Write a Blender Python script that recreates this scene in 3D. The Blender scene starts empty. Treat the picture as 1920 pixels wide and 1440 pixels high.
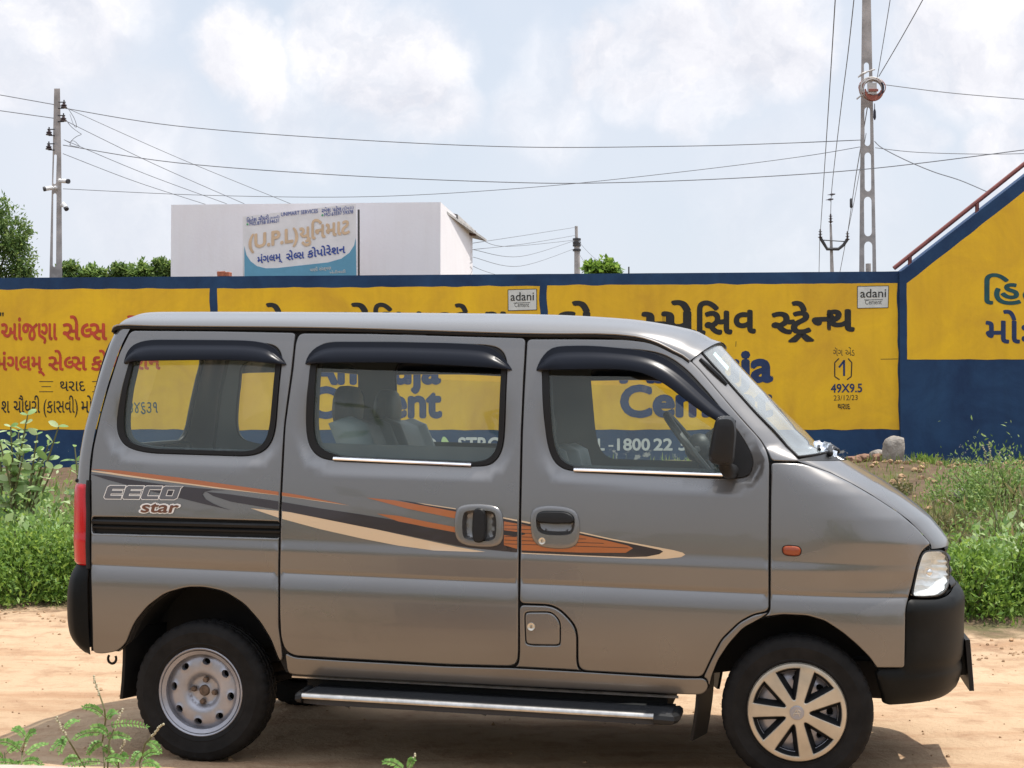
import bpy, bmesh, math, random
import numpy as np
from mathutils import Vector, Matrix, noise
from mathutils.geometry import delaunay_2d_cdt
R = math.radians
S = bpy.context.scene
C = S.collection
random.seed(7); rng = np.random.default_rng(7)

# ------------------------------------------------------------------ camera, world, sun, exposure
F, PITCH, CAMZ = 2886.0, R(1.687), 1.33
cam = bpy.data.cameras.new('camera'); camo = bpy.data.objects.new('camera', cam); C.objects.link(camo)
cam.sensor_width = 36; cam.lens = F/1920*36; cam.clip_end = 2000; cam.clip_start = 0.1
camo.location = (0, 0, CAMZ); camo.rotation_euler = (math.pi/2+PITCH, 0, 0); S.camera = camo

SUN = Vector((.33, .05, 1)).normalized()
sd = bpy.data.lights.new('sun', 'SUN'); sd.energy = 3.3; sd.angle = R(.55); sd.color = (1, .95, .88)
so = bpy.data.objects.new('sun', sd); C.objects.link(so); so.rotation_euler = SUN.to_track_quat('Z', 'Y').to_euler(); so.location = (8, 2, 20)
S.view_settings.view_transform = 'Standard'; S.view_settings.look = 'None'; S.view_settings.gamma = 1; S.view_settings.exposure = 0.62

CP, SP = math.cos(PITCH), math.sin(PITCH)
def ray(px, py):
    a, b = (px-960)/F, (720-py)/F          # camera x, z per unit depth
    return Vector((a, CP-SP*b, SP+CP*b))
CAM = Vector((0, 0, CAMZ))
def at(px, py, Y):                          # the point seen at a pixel, at world depth Y
    d = ray(px, py); return CAM+d*(Y/d.y)
def on_z(px, py, z=0):
    d = ray(px, py); return CAM+d*((z-CAMZ)/d.z)

W = bpy.data.worlds.new('World'); S.world = W; W.use_nodes = True
nt = W.node_tree; N = nt.nodes; L = nt.links
bg = N['Background']; bg.inputs[1].default_value = .1
sky = N.new('ShaderNodeTexSky'); sky.sky_type = 'NISHITA'; sky.sun_disc = False
sky.sun_elevation = math.asin(SUN.z); sky.sun_rotation = math.atan2(SUN.x, SUN.y); sky.dust_density = 3; sky.air_density = 1.2
tc = N.new('ShaderNodeTexCoord')
def vm(op, a, b=None):
    n = N.new('ShaderNodeVectorMath'); n.operation = op
    for i, x in enumerate((a, b)):
        if x is None: continue
        if hasattr(x, 'is_output'): L.new(x, n.inputs[i])
        else: n.inputs[i].default_value = x
    return n
def mm(op, a, b=None, c=None, clamp=False):
    n = N.new('ShaderNodeMath'); n.operation = op; n.use_clamp = clamp
    for i, x in enumerate((a, b, c)):
        if x is None: continue
        if hasattr(x, 'is_output'): L.new(x, n.inputs[i])
        else: n.inputs[i].default_value = x
    return n.outputs[0]
def wnoise(scale, det, rough, vec):
    n = N.new('ShaderNodeTexNoise'); n.inputs['Scale'].default_value = scale; n.inputs['Detail'].default_value = det
    n.inputs['Roughness'].default_value = rough; L.new(vec, n.inputs['Vector']); return n
def mixc(fac, a, b, blend='MIX'):
    n = N.new('ShaderNodeMix'); n.data_type = 'RGBA'; n.blend_type = blend
    for i, x in ((0, fac), (6, a), (7, b)):
        if hasattr(x, 'is_output'): L.new(x, n.inputs[i])
        else: n.inputs[i].default_value = x if i == 0 else (*x, 1)
    return n.outputs[2]
dirv = tc.outputs['Generated']
n1 = wnoise(9, 6, .6, dirv)
warp = vm('SCALE', vm('SUBTRACT', n1.outputs['Color'], (.5, .5, .5)).outputs[0]); warp.inputs['Scale'].default_value = .10
dw = vm('ADD', dirv, warp.outputs[0]).outputs[0]
tot = None
CLOUDS = [(90, 10, 170, .9), (-10, 150, 110, .8), (420, 95, 95, 1), (500, 125, 85, .95), (640, 45, 115, 1.0), (740, 110, 135, 1.1), (800, 190, 110, .8),
          (1130, 120, 75, 1), (1240, 120, 125, .95), (1300, 80, 105, 1.1), (1440, 75, 130, 1.1), (1330, 190, 85, .7), (1830, 40, 170, 1.1), (1940, 110, 110, .9),
          (1700, 250, 70, .7), (1880, 250, 80, .8), (1040, 200, 130, .5), (250, 250, 120, .4), (620, 210, 140, .5), (1500, 400, 200, .3), (300, 420, 200, .35)]
for px, py, r, k in CLOUDS:
    d = ray(px, py).normalized()
    dist = vm('DISTANCE', dw, tuple(d)).outputs['Value']
    m = N.new('ShaderNodeMapRange'); m.interpolation_type = 'SMOOTHSTEP'; L.new(dist, m.inputs[0])
    m.inputs[1].default_value = r/F*1.18; m.inputs[2].default_value = r/F*.5; m.inputs[3].default_value = 0; m.inputs[4].default_value = k
    tot = m.outputs[0] if tot is None else mm('MAXIMUM', tot, m.outputs[0])
n2 = wnoise(14, 7, .62, dw); n3 = wnoise(3.2, 5, .55, dirv)
soft = mm('MULTIPLY', mm('SUBTRACT', n3.outputs['Fac'], .38), 2.4, clamp=True)
puff = mm('MULTIPLY', tot, mm('ADD', mm('MULTIPLY', n2.outputs['Fac'], 2.5), -.30), clamp=True)
hazy = mixc(.80, sky.outputs[0], (5.1, 5.55, 6.25))
veil = mixc(mm('MULTIPLY', soft, .85), hazy, (5.6, 5.75, 6.25))
up_ = wnoise(14, 7, .62, vm('ADD', dw, (.012, 0, .028)).outputs[0])
shade = mm('ADD', mm('MULTIPLY', mm('SUBTRACT', n2.outputs['Fac'], up_.outputs['Fac']), 2.6), .55, clamp=True)
ccol = mixc(shade, (5.15, 5.25, 5.75), (6.85, 6.8, 7.05))
cl = mixc(puff, veil, ccol)
sz = N.new('ShaderNodeSeparateXYZ'); L.new(dirv, sz.inputs[0])      # overhead sky, out of view, boosted to lift the ambient light
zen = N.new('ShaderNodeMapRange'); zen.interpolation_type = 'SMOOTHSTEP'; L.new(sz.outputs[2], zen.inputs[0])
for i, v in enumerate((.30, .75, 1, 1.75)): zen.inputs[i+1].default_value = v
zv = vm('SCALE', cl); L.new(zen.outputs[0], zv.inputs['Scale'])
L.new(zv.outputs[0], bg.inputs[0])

# ------------------------------------------------------------------ materials
def mat(name, col, rough=.6, metal=0, spec=.5, noise_=None, bump=None, coat=0, alpha=None, vary=None, stops=None, trans=0):
    """noise_=(scale, amount) shade variation, bump=(scale, strength, distance), vary=per-leaf variation"""
    m = bpy.data.materials.new(name); m.use_nodes = True
    nt = m.node_tree; p = nt.nodes['Principled BSDF']; n = nt.nodes; l = nt.links
    p.inputs['Base Color'].default_value = (*col, 1); p.inputs['Roughness'].default_value = rough
    p.inputs['Metallic'].default_value = metal; p.inputs['Specular IOR Level'].default_value = spec
    p.inputs['Coat Weight'].default_value = coat; p.inputs['Coat Roughness'].default_value = .04
    if trans: p.inputs['Transmission Weight'].default_value = trans
    co = n.new('ShaderNodeTexCoord')
    if noise_ or vary or stops:
        src = None
        if vary:
            g = n.new('ShaderNodeNewGeometry'); src = g.outputs['Random Per Island']
        else:
            t = n.new('ShaderNodeTexNoise'); t.inputs['Scale'].default_value = noise_[0]; t.inputs['Detail'].default_value = 6; t.inputs['Roughness'].default_value = .6
            l.new(co.outputs['Object'], t.inputs['Vector']); src = t.outputs['Fac']
        r = n.new('ShaderNodeValToRGB'); l.new(src, r.inputs[0]); l.new(r.outputs[0], p.inputs['Base Color'])
        e = r.color_ramp.elements
        if stops:
            e[0].position, e[0].color = stops[0][0], (*stops[0][1], 1); e[1].position, e[1].color = stops[-1][0], (*stops[-1][1], 1)
            for q, c in stops[1:-1]:
                x = e.new(q); x.color = (*c, 1)
        else:
            a = noise_[1] if noise_ else vary
            e[0].position, e[1].position = (.3, .7) if not vary else (0, 1)
            e[0].color = (*[max(0, c*(1-a)) for c in col], 1); e[1].color = (*[min(1, c*(1+a)) for c in col], 1)
    if bump:
        t = n.new('ShaderNodeTexNoise'); t.inputs['Scale'].default_value = bump[0]; t.inputs['Detail'].default_value = 5
        l.new(co.outputs['Object'], t.inputs['Vector'])
        b = n.new('ShaderNodeBump'); b.inputs['Strength'].default_value = bump[1]; b.inputs['Distance'].default_value = bump[2]
        l.new(t.outputs['Fac'], b.inputs['Height']); l.new(b.outputs[0], p.inputs['Normal'])
    return m
def leafmat(name, stops, rough=.55, transl=.35):
    m = mat(name, (0, 0, 0), rough, vary=1, stops=stops, spec=.35)
    nt = m.node_tree; n = nt.nodes; l = nt.links; p = n['Principled BSDF']
    tr = n.new('ShaderNodeBsdfTranslucent'); mx = n.new('ShaderNodeMixShader'); mx.inputs[0].default_value = transl
    rp = [x for x in n if x.type == 'VALTORGB'][0]
    hs = n.new('ShaderNodeHueSaturation'); hs.inputs['Value'].default_value = 1.7; hs.inputs['Hue'].default_value = .485
    l.new(rp.outputs[0], hs.inputs['Color']); l.new(hs.outputs[0], tr.inputs['Color'])
    l.new(p.outputs[0], mx.inputs[1]); l.new(tr.outputs[0], mx.inputs[2])
    l.new(mx.outputs[0], n['Material Output'].inputs[0])
    return m
def glassmat(name, tint, dust_haze=.07, dust_hazec=(.75, .78, .72), ior=1.5):
    m = bpy.data.materials.new(name); m.use_nodes = True
    nt = m.node_tree; n = nt.nodes; l = nt.links; n.remove(n['Principled BSDF'])
    t = n.new('ShaderNodeBsdfTransparent'); t.inputs[0].default_value = (*tint, 1)
    g = n.new('ShaderNodeBsdfGlossy'); g.inputs['Roughness'].default_value = .015; g.inputs[0].default_value = (1, 1, 1, 1)
    d = n.new('ShaderNodeBsdfDiffuse'); d.inputs[0].default_value = (*dust_hazec, 1)  # pale diffuse film stands in for reflected sky haze as well as dust
    fr = n.new('ShaderNodeFresnel'); fr.inputs[0].default_value = ior
    a = n.new('ShaderNodeMixShader'); a.inputs[0].default_value = dust_haze
    co = n.new('ShaderNodeTexCoord'); nz = n.new('ShaderNodeTexNoise'); nz.inputs['Scale'].default_value = 4; nz.inputs['Detail'].default_value = 4
    mr = n.new('ShaderNodeMapRange'); mr.inputs[1].default_value = .3; mr.inputs[2].default_value = .7; mr.inputs[3].default_value = dust_haze*.7; mr.inputs[4].default_value = dust_haze*1.3
    l.new(co.outputs['Object'], nz.inputs['Vector']); l.new(nz.outputs['Fac'], mr.inputs[0]); l.new(mr.outputs[0], a.inputs[0])
    b = n.new('ShaderNodeMixShader')
    l.new(t.outputs[0], a.inputs[1]); l.new(d.outputs[0], a.inputs[2])
    ge = n.new('ShaderNodeNewGeometry'); mi = n.new('ShaderNodeMapRange'); mi.inputs[3].default_value = ior; mi.inputs[4].default_value = 1/ior; l.new(ge.outputs['Backfacing'], mi.inputs[0]); l.new(mi.outputs[0], fr.inputs[0])   # same reflectance from both sides of a thin pane
    l.new(fr.outputs[0], b.inputs[0]); l.new(a.outputs[0], b.inputs[1]); l.new(g.outputs[0], b.inputs[2])
    l.new(b.outputs[0], n['Material Output'].inputs[0])
    return m

# ------------------------------------------------------------------ mesh helpers
def link(name, me, mats, parent=None, smooth=True, angle=35):
    for m in (mats if isinstance(mats, (list, tuple)) else [mats]): me.materials.append(m)
    if smooth:
        me.polygons.foreach_set('use_smooth', [True]*len(me.polygons))
        try: me.set_sharp_from_angle(angle=R(angle))
        except Exception: pass
    o = bpy.data.objects.new(name, me); C.objects.link(o)
    if parent: o.parent = parent
    return o
def tag(o, label=None, cat=None, group=None, kind=None):
    if label: o['label'] = label
    if cat: o['category'] = cat
    if group: o['group'] = group
    if kind: o['kind'] = kind
    return o
def empty(name, loc=(0, 0, 0), rz=0):
    o = bpy.data.objects.new(name, None); C.objects.link(o); o.location = loc; o.rotation_euler = (0, 0, rz); o.empty_display_size = .2
    return o
class MB:
    def __init__(s): s.v = []; s.f = []; s.m = []
    def add(s, vs, fs, mi=0):
        k = len(s.v); s.v += [tuple(p) for p in vs]; s.f += [tuple(i+k for i in f) for f in fs]; s.m += [mi]*len(fs)
    def box(s, x0, x1, y0, y1, z0, z1, mi=0, mtx=None):
        vs = [Vector((x, y, z)) for x in (x0, x1) for y in (y0, y1) for z in (z0, z1)]
        if mtx: vs = [mtx @ p for p in vs]
        s.add(vs, [(0, 1, 3, 2), (4, 6, 7, 5), (0, 4, 5, 1), (2, 3, 7, 6), (0, 2, 6, 4), (1, 5, 7, 3)], mi)
    def tube(s, pts, rad, n=8, mi=0, caps=True, flat=1):
        pts = [Vector(p) for p in pts]; k = len(pts)
        rr = rad if isinstance(rad, (list, tuple)) else [rad]*k
        up = None; rings = []
        for i, p in enumerate(pts):
            d = (pts[min(i+1, k-1)]-pts[max(i-1, 0)]).normalized()
            if up is None: up = d.orthogonal().normalized()
            up = (up-d*up.dot(d)); up = up.normalized() if up.length > 1e-6 else d.orthogonal().normalized()
            b = d.cross(up)
            rings.append([p+(up*math.cos(2*math.pi*j/n)+b*math.sin(2*math.pi*j/n)*flat)*rr[i] for j in range(n)])
        vs = [q for r in rings for q in r]
        fs = [(i*n+j, i*n+(j+1) % n, (i+1)*n+(j+1) % n, (i+1)*n+j) for i in range(k-1) for j in range(n)]
        if caps: fs += [tuple(range(n))[::-1], tuple((k-1)*n+j for j in range(n))]
        s.add(vs, fs, mi)
    def lathe(s, prof, n=48, axis='Y', c=(0, 0, 0), mi=0, closed=False):   # prof = (radius, offset along axis)
        c = Vector(c); vs = []
        for r, a in prof:
            for j in range(n):
                t = 2*math.pi*j/n
                p = (r*math.cos(t), a, r*math.sin(t)) if axis == 'Y' else (r*math.cos(t), r*math.sin(t), a)
                vs.append(c+Vector(p))
        k = len(prof); fs = []
        for i in range(k-1 if not closed else k):
            for j in range(n):
                fs.append((i*n+j, i*n+(j+1) % n, ((i+1) % k)*n+(j+1) % n, ((i+1) % k)*n+j))
        s.add(vs, fs, mi)
    def prism(s, poly, f0, f1, mi=0):                # polygon (any plane) given by two mappings front/back
        n = len(poly); a = [f0(p) for p in poly]; b = [f1(p) for p in poly]
        s.add(a+b, [tuple(range(n)), tuple(range(2*n-1, n-1, -1))]+[(i, i+n, (i+1) % n+n, (i+1) % n) for i in range(n)], mi)
    def ball(s, c, r, mi=0, seg=10, rings=7, sc=(1, 1, 1), jit=0):
        c = Vector(c); vs = []; fs = []
        for i in range(rings+1):
            ph = math.pi*i/rings
            for j in range(seg):
                t = 2*math.pi*j/seg; q = 1+random.uniform(-jit, jit)
                vs.append(c+Vector((r*sc[0]*math.sin(ph)*math.cos(t)*q, r*sc[1]*math.sin(ph)*math.sin(t)*q, r*sc[2]*math.cos(ph)*q)))
        for i in range(rings):
            for j in range(seg): fs.append((i*seg+j, (i+1)*seg+j, (i+1)*seg+(j+1) % seg, i*seg+(j+1) % seg))
        s.add(vs, fs, mi)
    def build(s, name, mats, parent=None, smooth=True, angle=35, fix=True):
        me = bpy.data.meshes.new(name); me.from_pydata(s.v, [], s.f)
        if any(s.m): me.polygons.foreach_set('material_index', s.m)
        if fix:
            bm = bmesh.new(); bm.from_mesh(me); bmesh.ops.remove_doubles(bm, verts=bm.verts, dist=1e-5)
            bmesh.ops.recalc_face_normals(bm, faces=bm.faces); bm.to_mesh(me); bm.free()
        return link(name, me, mats, parent, smooth, angle)

def area(p): return sum(p[i-1][0]*p[i][1]-p[i][0]*p[i-1][1] for i in range(len(p)))/2
def ccw(p): return list(p) if area(p) > 0 else list(p)[::-1]
def chaikin(pts, maxcut, it=3, closed=True):
    pts = [tuple(p) for p in pts]
    for _ in range(it):
        out = []; n = len(pts)
        if not closed: out.append(pts[0])
        for i in range(n if closed else n-1):
            a, b = pts[i], pts[(i+1) % n]; d = math.hypot(b[0]-a[0], b[1]-a[1]) or 1e-9
            t = min(.25, maxcut/d)
            out += [(a[0]+(b[0]-a[0])*t, a[1]+(b[1]-a[1])*t), (b[0]+(a[0]-b[0])*t, b[1]+(a[1]-b[1])*t)]
        if not closed: out.append(pts[-1])
        pts = out; maxcut *= .45
    return pts
def resample(pts, step, closed=True):
    out = []; n = len(pts)
    for i in range(n if closed else n-1):
        a, b = pts[i], pts[(i+1) % n]; d = math.hypot(b[0]-a[0], b[1]-a[1]); k = max(1, int(math.ceil(d/step)))
        out += [(a[0]+(b[0]-a[0])*j/k, a[1]+(b[1]-a[1])*j/k) for j in range(k)]
    if not closed: out.append(pts[-1])
    return out
def dedupe(p, eps=1e-5):
    o = []
    for q in p:
        if not o or math.hypot(q[0]-o[-1][0], q[1]-o[-1][1]) > eps: o.append(q)
    while len(o) > 2 and math.hypot(o[0][0]-o[-1][0], o[0][1]-o[-1][1]) <= eps: o.pop()
    return o
def inset(poly, d):                                   # moves a CCW loop inward by d
    n = len(poly); out = []
    for i in range(n):
        a, b, c = poly[i-1], poly[i], poly[(i+1) % n]
        e1 = (b[0]-a[0], b[1]-a[1]); e2 = (c[0]-b[0], c[1]-b[1])
        l1 = math.hypot(*e1) or 1e-9; l2 = math.hypot(*e2) or 1e-9
        n1 = (-e1[1]/l1, e1[0]/l1); n2 = (-e2[1]/l2, e2[0]/l2)
        m = (n1[0]+n2[0], n1[1]+n2[1]); q = 1+n1[0]*n2[0]+n1[1]*n2[1]
        q = max(q, .5)
        out.append((b[0]+m[0]*d/q, b[1]+m[1]*d/q))
    return out
def segdist(P, poly):                                  # distance of points to a closed loop
    P = np.asarray(P, float); A = np.asarray(poly, float); B = np.roll(A, -1, 0); out = np.full(len(P), 1e9)
    for i in range(0, len(P), 2000):
        p = P[i:i+2000, None, :]; d = B-A; t = np.clip(((p-A)*d).sum(2)/np.maximum((d*d).sum(1), 1e-12), 0, 1)
        q = p-(A+t[..., None]*d); out[i:i+2000] = np.sqrt((q*q).sum(2)).min(1)
    return out
def inside(P, poly):
    P = np.asarray(P, float); A = np.asarray(poly, float); B = np.roll(A, -1, 0); x, y = P[:, 0:1], P[:, 1:2]
    c = ((A[:, 1] > y) != (B[:, 1] > y)) & (x < (B[:, 0]-A[:, 0])*(y-A[:, 1])/np.where(np.abs(B[:, 1]-A[:, 1]) < 1e-12, 1e-12, B[:, 1]-A[:, 1])+A[:, 0])
    return c.sum(1) % 2 == 1
def cdt(loops, outer, holes=(), grid=.03, rows=(), extra=None):
    """triangulates the outer loop minus the holes with interior points; loops = constraint loops"""
    pts = []; ed = []
    for lp in loops:
        k = len(pts); pts += list(lp); ed += [(k+i, k+(i+1) % len(lp)) for i in range(len(lp))]
    o = np.asarray(outer); lo, hi = o.min(0), o.max(0)
    if grid:
        xs = np.arange(lo[0]+grid*.5, hi[0], grid); ys = [y for y in np.arange(lo[1]+grid*.5, hi[1], grid) if all(abs(y-r) > grid*.35 for r in rows)]
        g = np.array([(x+(grid*.5 if j % 2 else 0), y) for j, y in enumerate(ys) for x in xs]) if len(xs) and len(ys) else np.zeros((0, 2))
        def ok(g, m):
            k = inside(g, outer)
            for h in holes: k &= ~inside(g, h)
            for lp in loops: k &= segdist(g, lp) > m
            return k
        if len(g): pts += [tuple(p) for p in g[ok(g, grid*.3)]]
        for r in rows:
            if not lo[1] < r < hi[1]: continue
            gg = np.array([(x, r) for x in np.arange(lo[0], hi[0], grid*.6)]); kk = ok(gg, .0025); prev = None
            for p, q in zip(gg, kk):
                if q:
                    pts.append(tuple(p))
                    if prev is not None: ed.append((len(pts)-2, len(pts)-1))
                    prev = 1
                else: prev = None
    v, _, f, _, _, _ = delaunay_2d_cdt([Vector((float(p[0]), float(p[1]))) for p in pts], ed, [], 0, 1e-7)
    V = np.array([(p.x, p.y) for p in v]); T = np.array(f)
    cen = V[T].mean(1); k = inside(cen, outer)
    for h in holes: k &= ~inside(cen, h)
    T = T[k]; used = np.unique(T); mp = -np.ones(len(V), int); mp[used] = np.arange(len(used))
    return V[used], mp[T]
# ------------------------------------------------------------------ the van: body surface
YAW = R(10.4); TILT = .025; ZP = .275                 # yaw of the van, nose-down rake of the body about the rear axle
VC, VS = math.cos(YAW), math.sin(YAW); VORG = Vector((-1.122, 6.889, 0))
def b2l(u, w, v):                                      # body (forward, towards the camera, up) -> van local
    dz = v-ZP; return Vector((u*math.cos(TILT)+dz*math.sin(TILT), -w, ZP-u*math.sin(TILT)+dz*math.cos(TILT)))
def l2w(p): return Vector((VORG.x+p.x*VC+p.y*VS, VORG.y-p.x*VS+p.y*VC, p.z))
def w2l(p):
    x, y = p.x-VORG.x, p.y-VORG.y; return Vector((x*VC-y*VS, x*VS+y*VC, p.z))
def l2b(p):
    x, z = p.x, p.z-ZP; return (x*math.cos(TILT)-z*math.sin(TILT), -p.y, ZP+x*math.sin(TILT)+z*math.cos(TILT))
LC = w2l(CAM)
def lray(px, py):
    d = ray(px, py); return Vector((d.x*VC-d.y*VS, d.x*VS+d.y*VC, d.z))
def on_w(px, py, w):                                   # body point at lateral w seen at a pixel
    d = lray(px, py); t = (-w-LC.y)/d.y; u, _, v = l2b(LC+d*t); return (u, v)
def proj(P):                                           # world -> pixel
    p = P-CAM; yc = CP*p.y+SP*p.z; zc = -SP*p.y+CP*p.z; return (960+F*p.x/yc, 720-F*zc/yc)
def bproj(u, w, v): return proj(l2w(b2l(u, w, v)))
def curve(px, w): 
    q = [on_w(x, y, w) for x, y in px]; q.sort(key=lambda p: p[1]); return np.array([p[1] for p in q]), np.array([p[0] for p in q])
FR = [(1745, 1318), (1768, 1311), (1787, 1294), (1797, 1276), (1803, 1252), (1806, 1200), (1806, 1150), (1800, 1110), (1787, 1075), (1784, 1047), (1780, 1030), (1775, 1010), (1762, 992), (1741, 967), (1716, 946), (1686, 923), (1652, 900), (1610, 877), (1575, 857),
      (1533, 838), (1529, 833), (1508, 810), (1467, 771), (1425, 729), (1383, 685), (1346, 644), (1330, 628)]
RR = [(141, 1222), (141, 1058), (141, 1007), (142, 920), (145, 897), (148, 860), (157, 810), (173, 750), (190, 693), (207, 645), (227, 603), (240, 588)]
up_c = np.polyfit([1.80, 1.74, 1.60, 1.40, 1.22, 1.10, 1.0, .9, .85], [.588, .603, .634, .668, .697, .712, .722, .727, .728], 4)
def curve_s(px):
    q = []
    for x, y in px:
        w = .64
        for _ in range(4): u, v = on_w(x, y, w); w = (float(np.polyval(up_c, v)) if v > .85 else .735)-.057
        q.append((u, v))
    q.sort(key=lambda p: p[1]); return np.array([p[1] for p in q]), np.array([p[0] for p in q])
fv, fu = curve(FR, .22); rv, ru = curve_s(RR)
def uf(v): return np.interp(v, fv, fu)+.012
RC = .15
def ur(v): return np.interp(v, rv, ru)-.058
def ulen(v): return np.interp(v, [.8, 1.15, 1.3, 1.9], [.95, .50, .44, .42])
up_c = np.polyfit([1.80, 1.74, 1.60, 1.40, 1.22, 1.10, 1.0, .9, .85], [.588, .603, .634, .668, .697, .712, .722, .727, .728], 4)
lo_c = np.polyfit([.70, .60, .50, .42, .36, .30, .22], [.7415, .741, .735, .722, .707, .688, .66], 3)
VC1, VM = .858, .765                                   # heights of the two pressed lines (reset below from the photograph)
def set_lines():
    global VC1, VM
    VC1 = float(np.mean([on_w(x, y, .728)[1] for x, y in [(640, 1026), (973, 1041), (1280, 1052), (1440, 1057)]]))
    VM = float(np.mean([on_w(x, y, .728)[1] for x, y in [(300, 1066), (523, 1077), (640, 1079), (973, 1093), (1280, 1105), (1440, 1111), (1600, 1119)]]))
set_lines()
def Sv(v):
    v = np.asarray(v, float)
    up = np.polyval(up_c, v); lo = np.polyval(lo_c, v)
    ku = [VM-.052, VM-.004, VM, VM+.006, VC1-.008, VC1+.006]
    kw = [np.polyval(lo_c, VM-.052), .7275, .7245, .7300, .7325, np.polyval(up_c, VC1+.006)]
    return np.where(v > VC1+.006, up, np.where(v < VM-.052, lo, np.interp(v, ku, kw)))
NF, MF = 4.0, 2.7
def wfun(u, v):
    u = np.asarray(u, float); v = np.asarray(v, float); s = Sv(v)
    f = uf(v); le = ulen(v); t = np.clip((u-(f-le))/le, 0, 1)
    s = s*np.power(np.maximum(1-np.power(t, NF), 0), 1/MF)
    r = ur(v); t = np.clip(((r+RC)-u)/RC, 0, 1)
    return s*np.power(np.maximum(1-np.power(t, 3), 0), 1/3)
RECESS = []                                            # window outlines in (u, v)
def recess(u, v):
    P = np.stack([np.atleast_1d(u).astype(float), np.atleast_1d(v).astype(float)], 1); out = np.zeros(len(P))
    for poly in RECESS:
        d = segdist(P, poly)*np.where(inside(P, poly), -1, 1)
        t = np.clip((d-.002)/.052, 0, 1); vb = min(p[1] for p in poly); k = np.clip((P[:, 1]-vb-.06)/.26, 0, 1); out = np.maximum(out, .020*(1-t*t*(3-2*t))*(1-k*k*(3-2*k)))
    return out
def wf(u, v): return wfun(u, v)-recess(u, v)
WS = np.linspace(.80, .0, 161)
def cast(px, py):                                      # first hit of the sight line with the body side -> (u, w, v)
    d = lray(px, py); t = (-WS-LC.y)/d.y; x = LC.x+d.x*t; z = LC.z+d.z*t-ZP
    u = x*math.cos(TILT)-z*math.sin(TILT); v = ZP+x*math.sin(TILT)+z*math.cos(TILT)
    g = wfun(u, v)-WS
    k = np.argmax(g >= 0)
    if g[k] < 0: k = int(np.argmax(g)); return float(u[k]), float(max(wfun(u[k], v[k]), 0)), float(v[k])
    a = k-1 if k else 0; q = 0 if k == 0 else -g[a]/(g[k]-g[a])
    return float(u[a]+(u[k]-u[a])*q), float(WS[a]+(WS[k]-WS[a])*q), float(v[a]+(v[k]-v[a])*q)
def uv(px): return [(lambda c: (c[0], c[2]))(cast(*p)) for p in px]
def trace(px, cut=6, step=14, closed=True):            # smooth a traced outline, lay it on the body
    return dedupe(uv(resample(chaikin(px, cut, closed=closed), step, closed)), 1e-4)
def p_front(th, v, off=0):                             # plan-curve parametrisation of nose, bonnet, windscreen
    f, le = float(uf(v)), float(ulen(v)); s = max(math.sin(th), 0); c = max(math.cos(th), 0)
    return (f-le+le*s**(2/NF)+off*s, float(Sv(v))*c**(2/MF)+off*c, v)
def theta(u, w, v):
    f, le = float(uf(v)), float(ulen(v)); s = np.clip((u-(f-le))/le, 0, 1)**(NF/2); return math.asin(min(1, s))
def p_rear(th, v, off=0):
    r = float(ur(v)); s = max(math.sin(th), 0); c = max(math.cos(th), 0)
    return (r+RC-RC*s**(2/3)-off*s, float(Sv(v))*c**(2/3)+off*c, v)
# ------------------------------------------------------------------ van materials
M = {}
def paint():
    m = mat('grey_metallic_paint', (.192, .186, .181), .30, metal=.70, coat=.55); nt = m.node_tree; n = nt.nodes; l = nt.links; p = n['Principled BSDF']
    p.inputs['Coat Roughness'].default_value = .03
    co = n.new('ShaderNodeTexCoord'); t = n.new('ShaderNodeTexNoise'); t.inputs['Scale'].default_value = 2.2; t.inputs['Detail'].default_value = 2
    l.new(co.outputs['Object'], t.inputs['Vector'])
    r = n.new('ShaderNodeMapRange'); r.inputs[1].default_value = .3; r.inputs[2].default_value = .7; r.inputs[3].default_value = .25; r.inputs[4].default_value = .32
    l.new(t.outputs['Fac'], r.inputs[0]); l.new(r.outputs[0], p.inputs['Roughness'])
    # road dust low on the flanks
    sp = n.new('ShaderNodeSeparateXYZ'); l.new(co.outputs['Object'], sp.inputs[0])
    q = n.new('ShaderNodeMapRange'); q.inputs[1].default_value = .85; q.inputs[2].default_value = .25; q.inputs[3].default_value = 0; q.inputs[4].default_value = .9; l.new(sp.outputs[2], q.inputs[0])
    k = n.new('ShaderNodeMath'); k.operation = 'MULTIPLY'; l.new(q.outputs[0], k.inputs[0]); l.new(t.outputs['Fac'], k.inputs[1])
    mx = n.new('ShaderNodeMix'); mx.data_type = 'RGBA'; mx.inputs[6].default_value = (.192, .186, .181, 1); mx.inputs[7].default_value = (.13, .112, .090, 1)
    l.new(k.outputs[0], mx.inputs[0]); l.new(mx.outputs[2], p.inputs['Base Color'])
    return m
M['paint'] = paint()
M['black'] = mat('black_plastic', (.010, .0105, .0115), .5, spec=.28, bump=(300, .15, .001), noise_=(6, .25))
M['bumper'] = mat('grey_black_bumper_plastic', (.006, .0065, .0065), .5, spec=.13, bump=(500, .12, .001), noise_=(5, .3))
M['rubber'] = mat('black_rubber', (.009, .009, .0095), .5, spec=.25)
M['gap'] = mat('shut_gap_black', (.006, .006, .006), .8)
M['visor'] = mat('smoked_visor', (.005, .0065, .012), .30, spec=.18, bump=(40, .04, .002))
M['tyre'] = mat('tyre_rubber', (.0095, .009, .009), .7, spec=.18, noise_=(14, .45), bump=(90, .25, .002))
M['steel'] = mat('silver_wheel_paint', (.33, .33, .36), .36, metal=.55, noise_=(9, .18))
M['dull'] = mat('rusty_hub_metal', (.13, .09, .065), .6, metal=.5, noise_=(40, .5))
M['gold'] = mat('champagne_hubcap', (.47, .42, .34), .34, metal=.6, noise_=(7, .18))
M['chrome'] = mat('chrome', (.85, .85, .86), .10, metal=1)
M['steptop'] = mat('black_step_rubber', (.02, .02, .022), .7, bump=(120, .4, .003))
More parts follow.
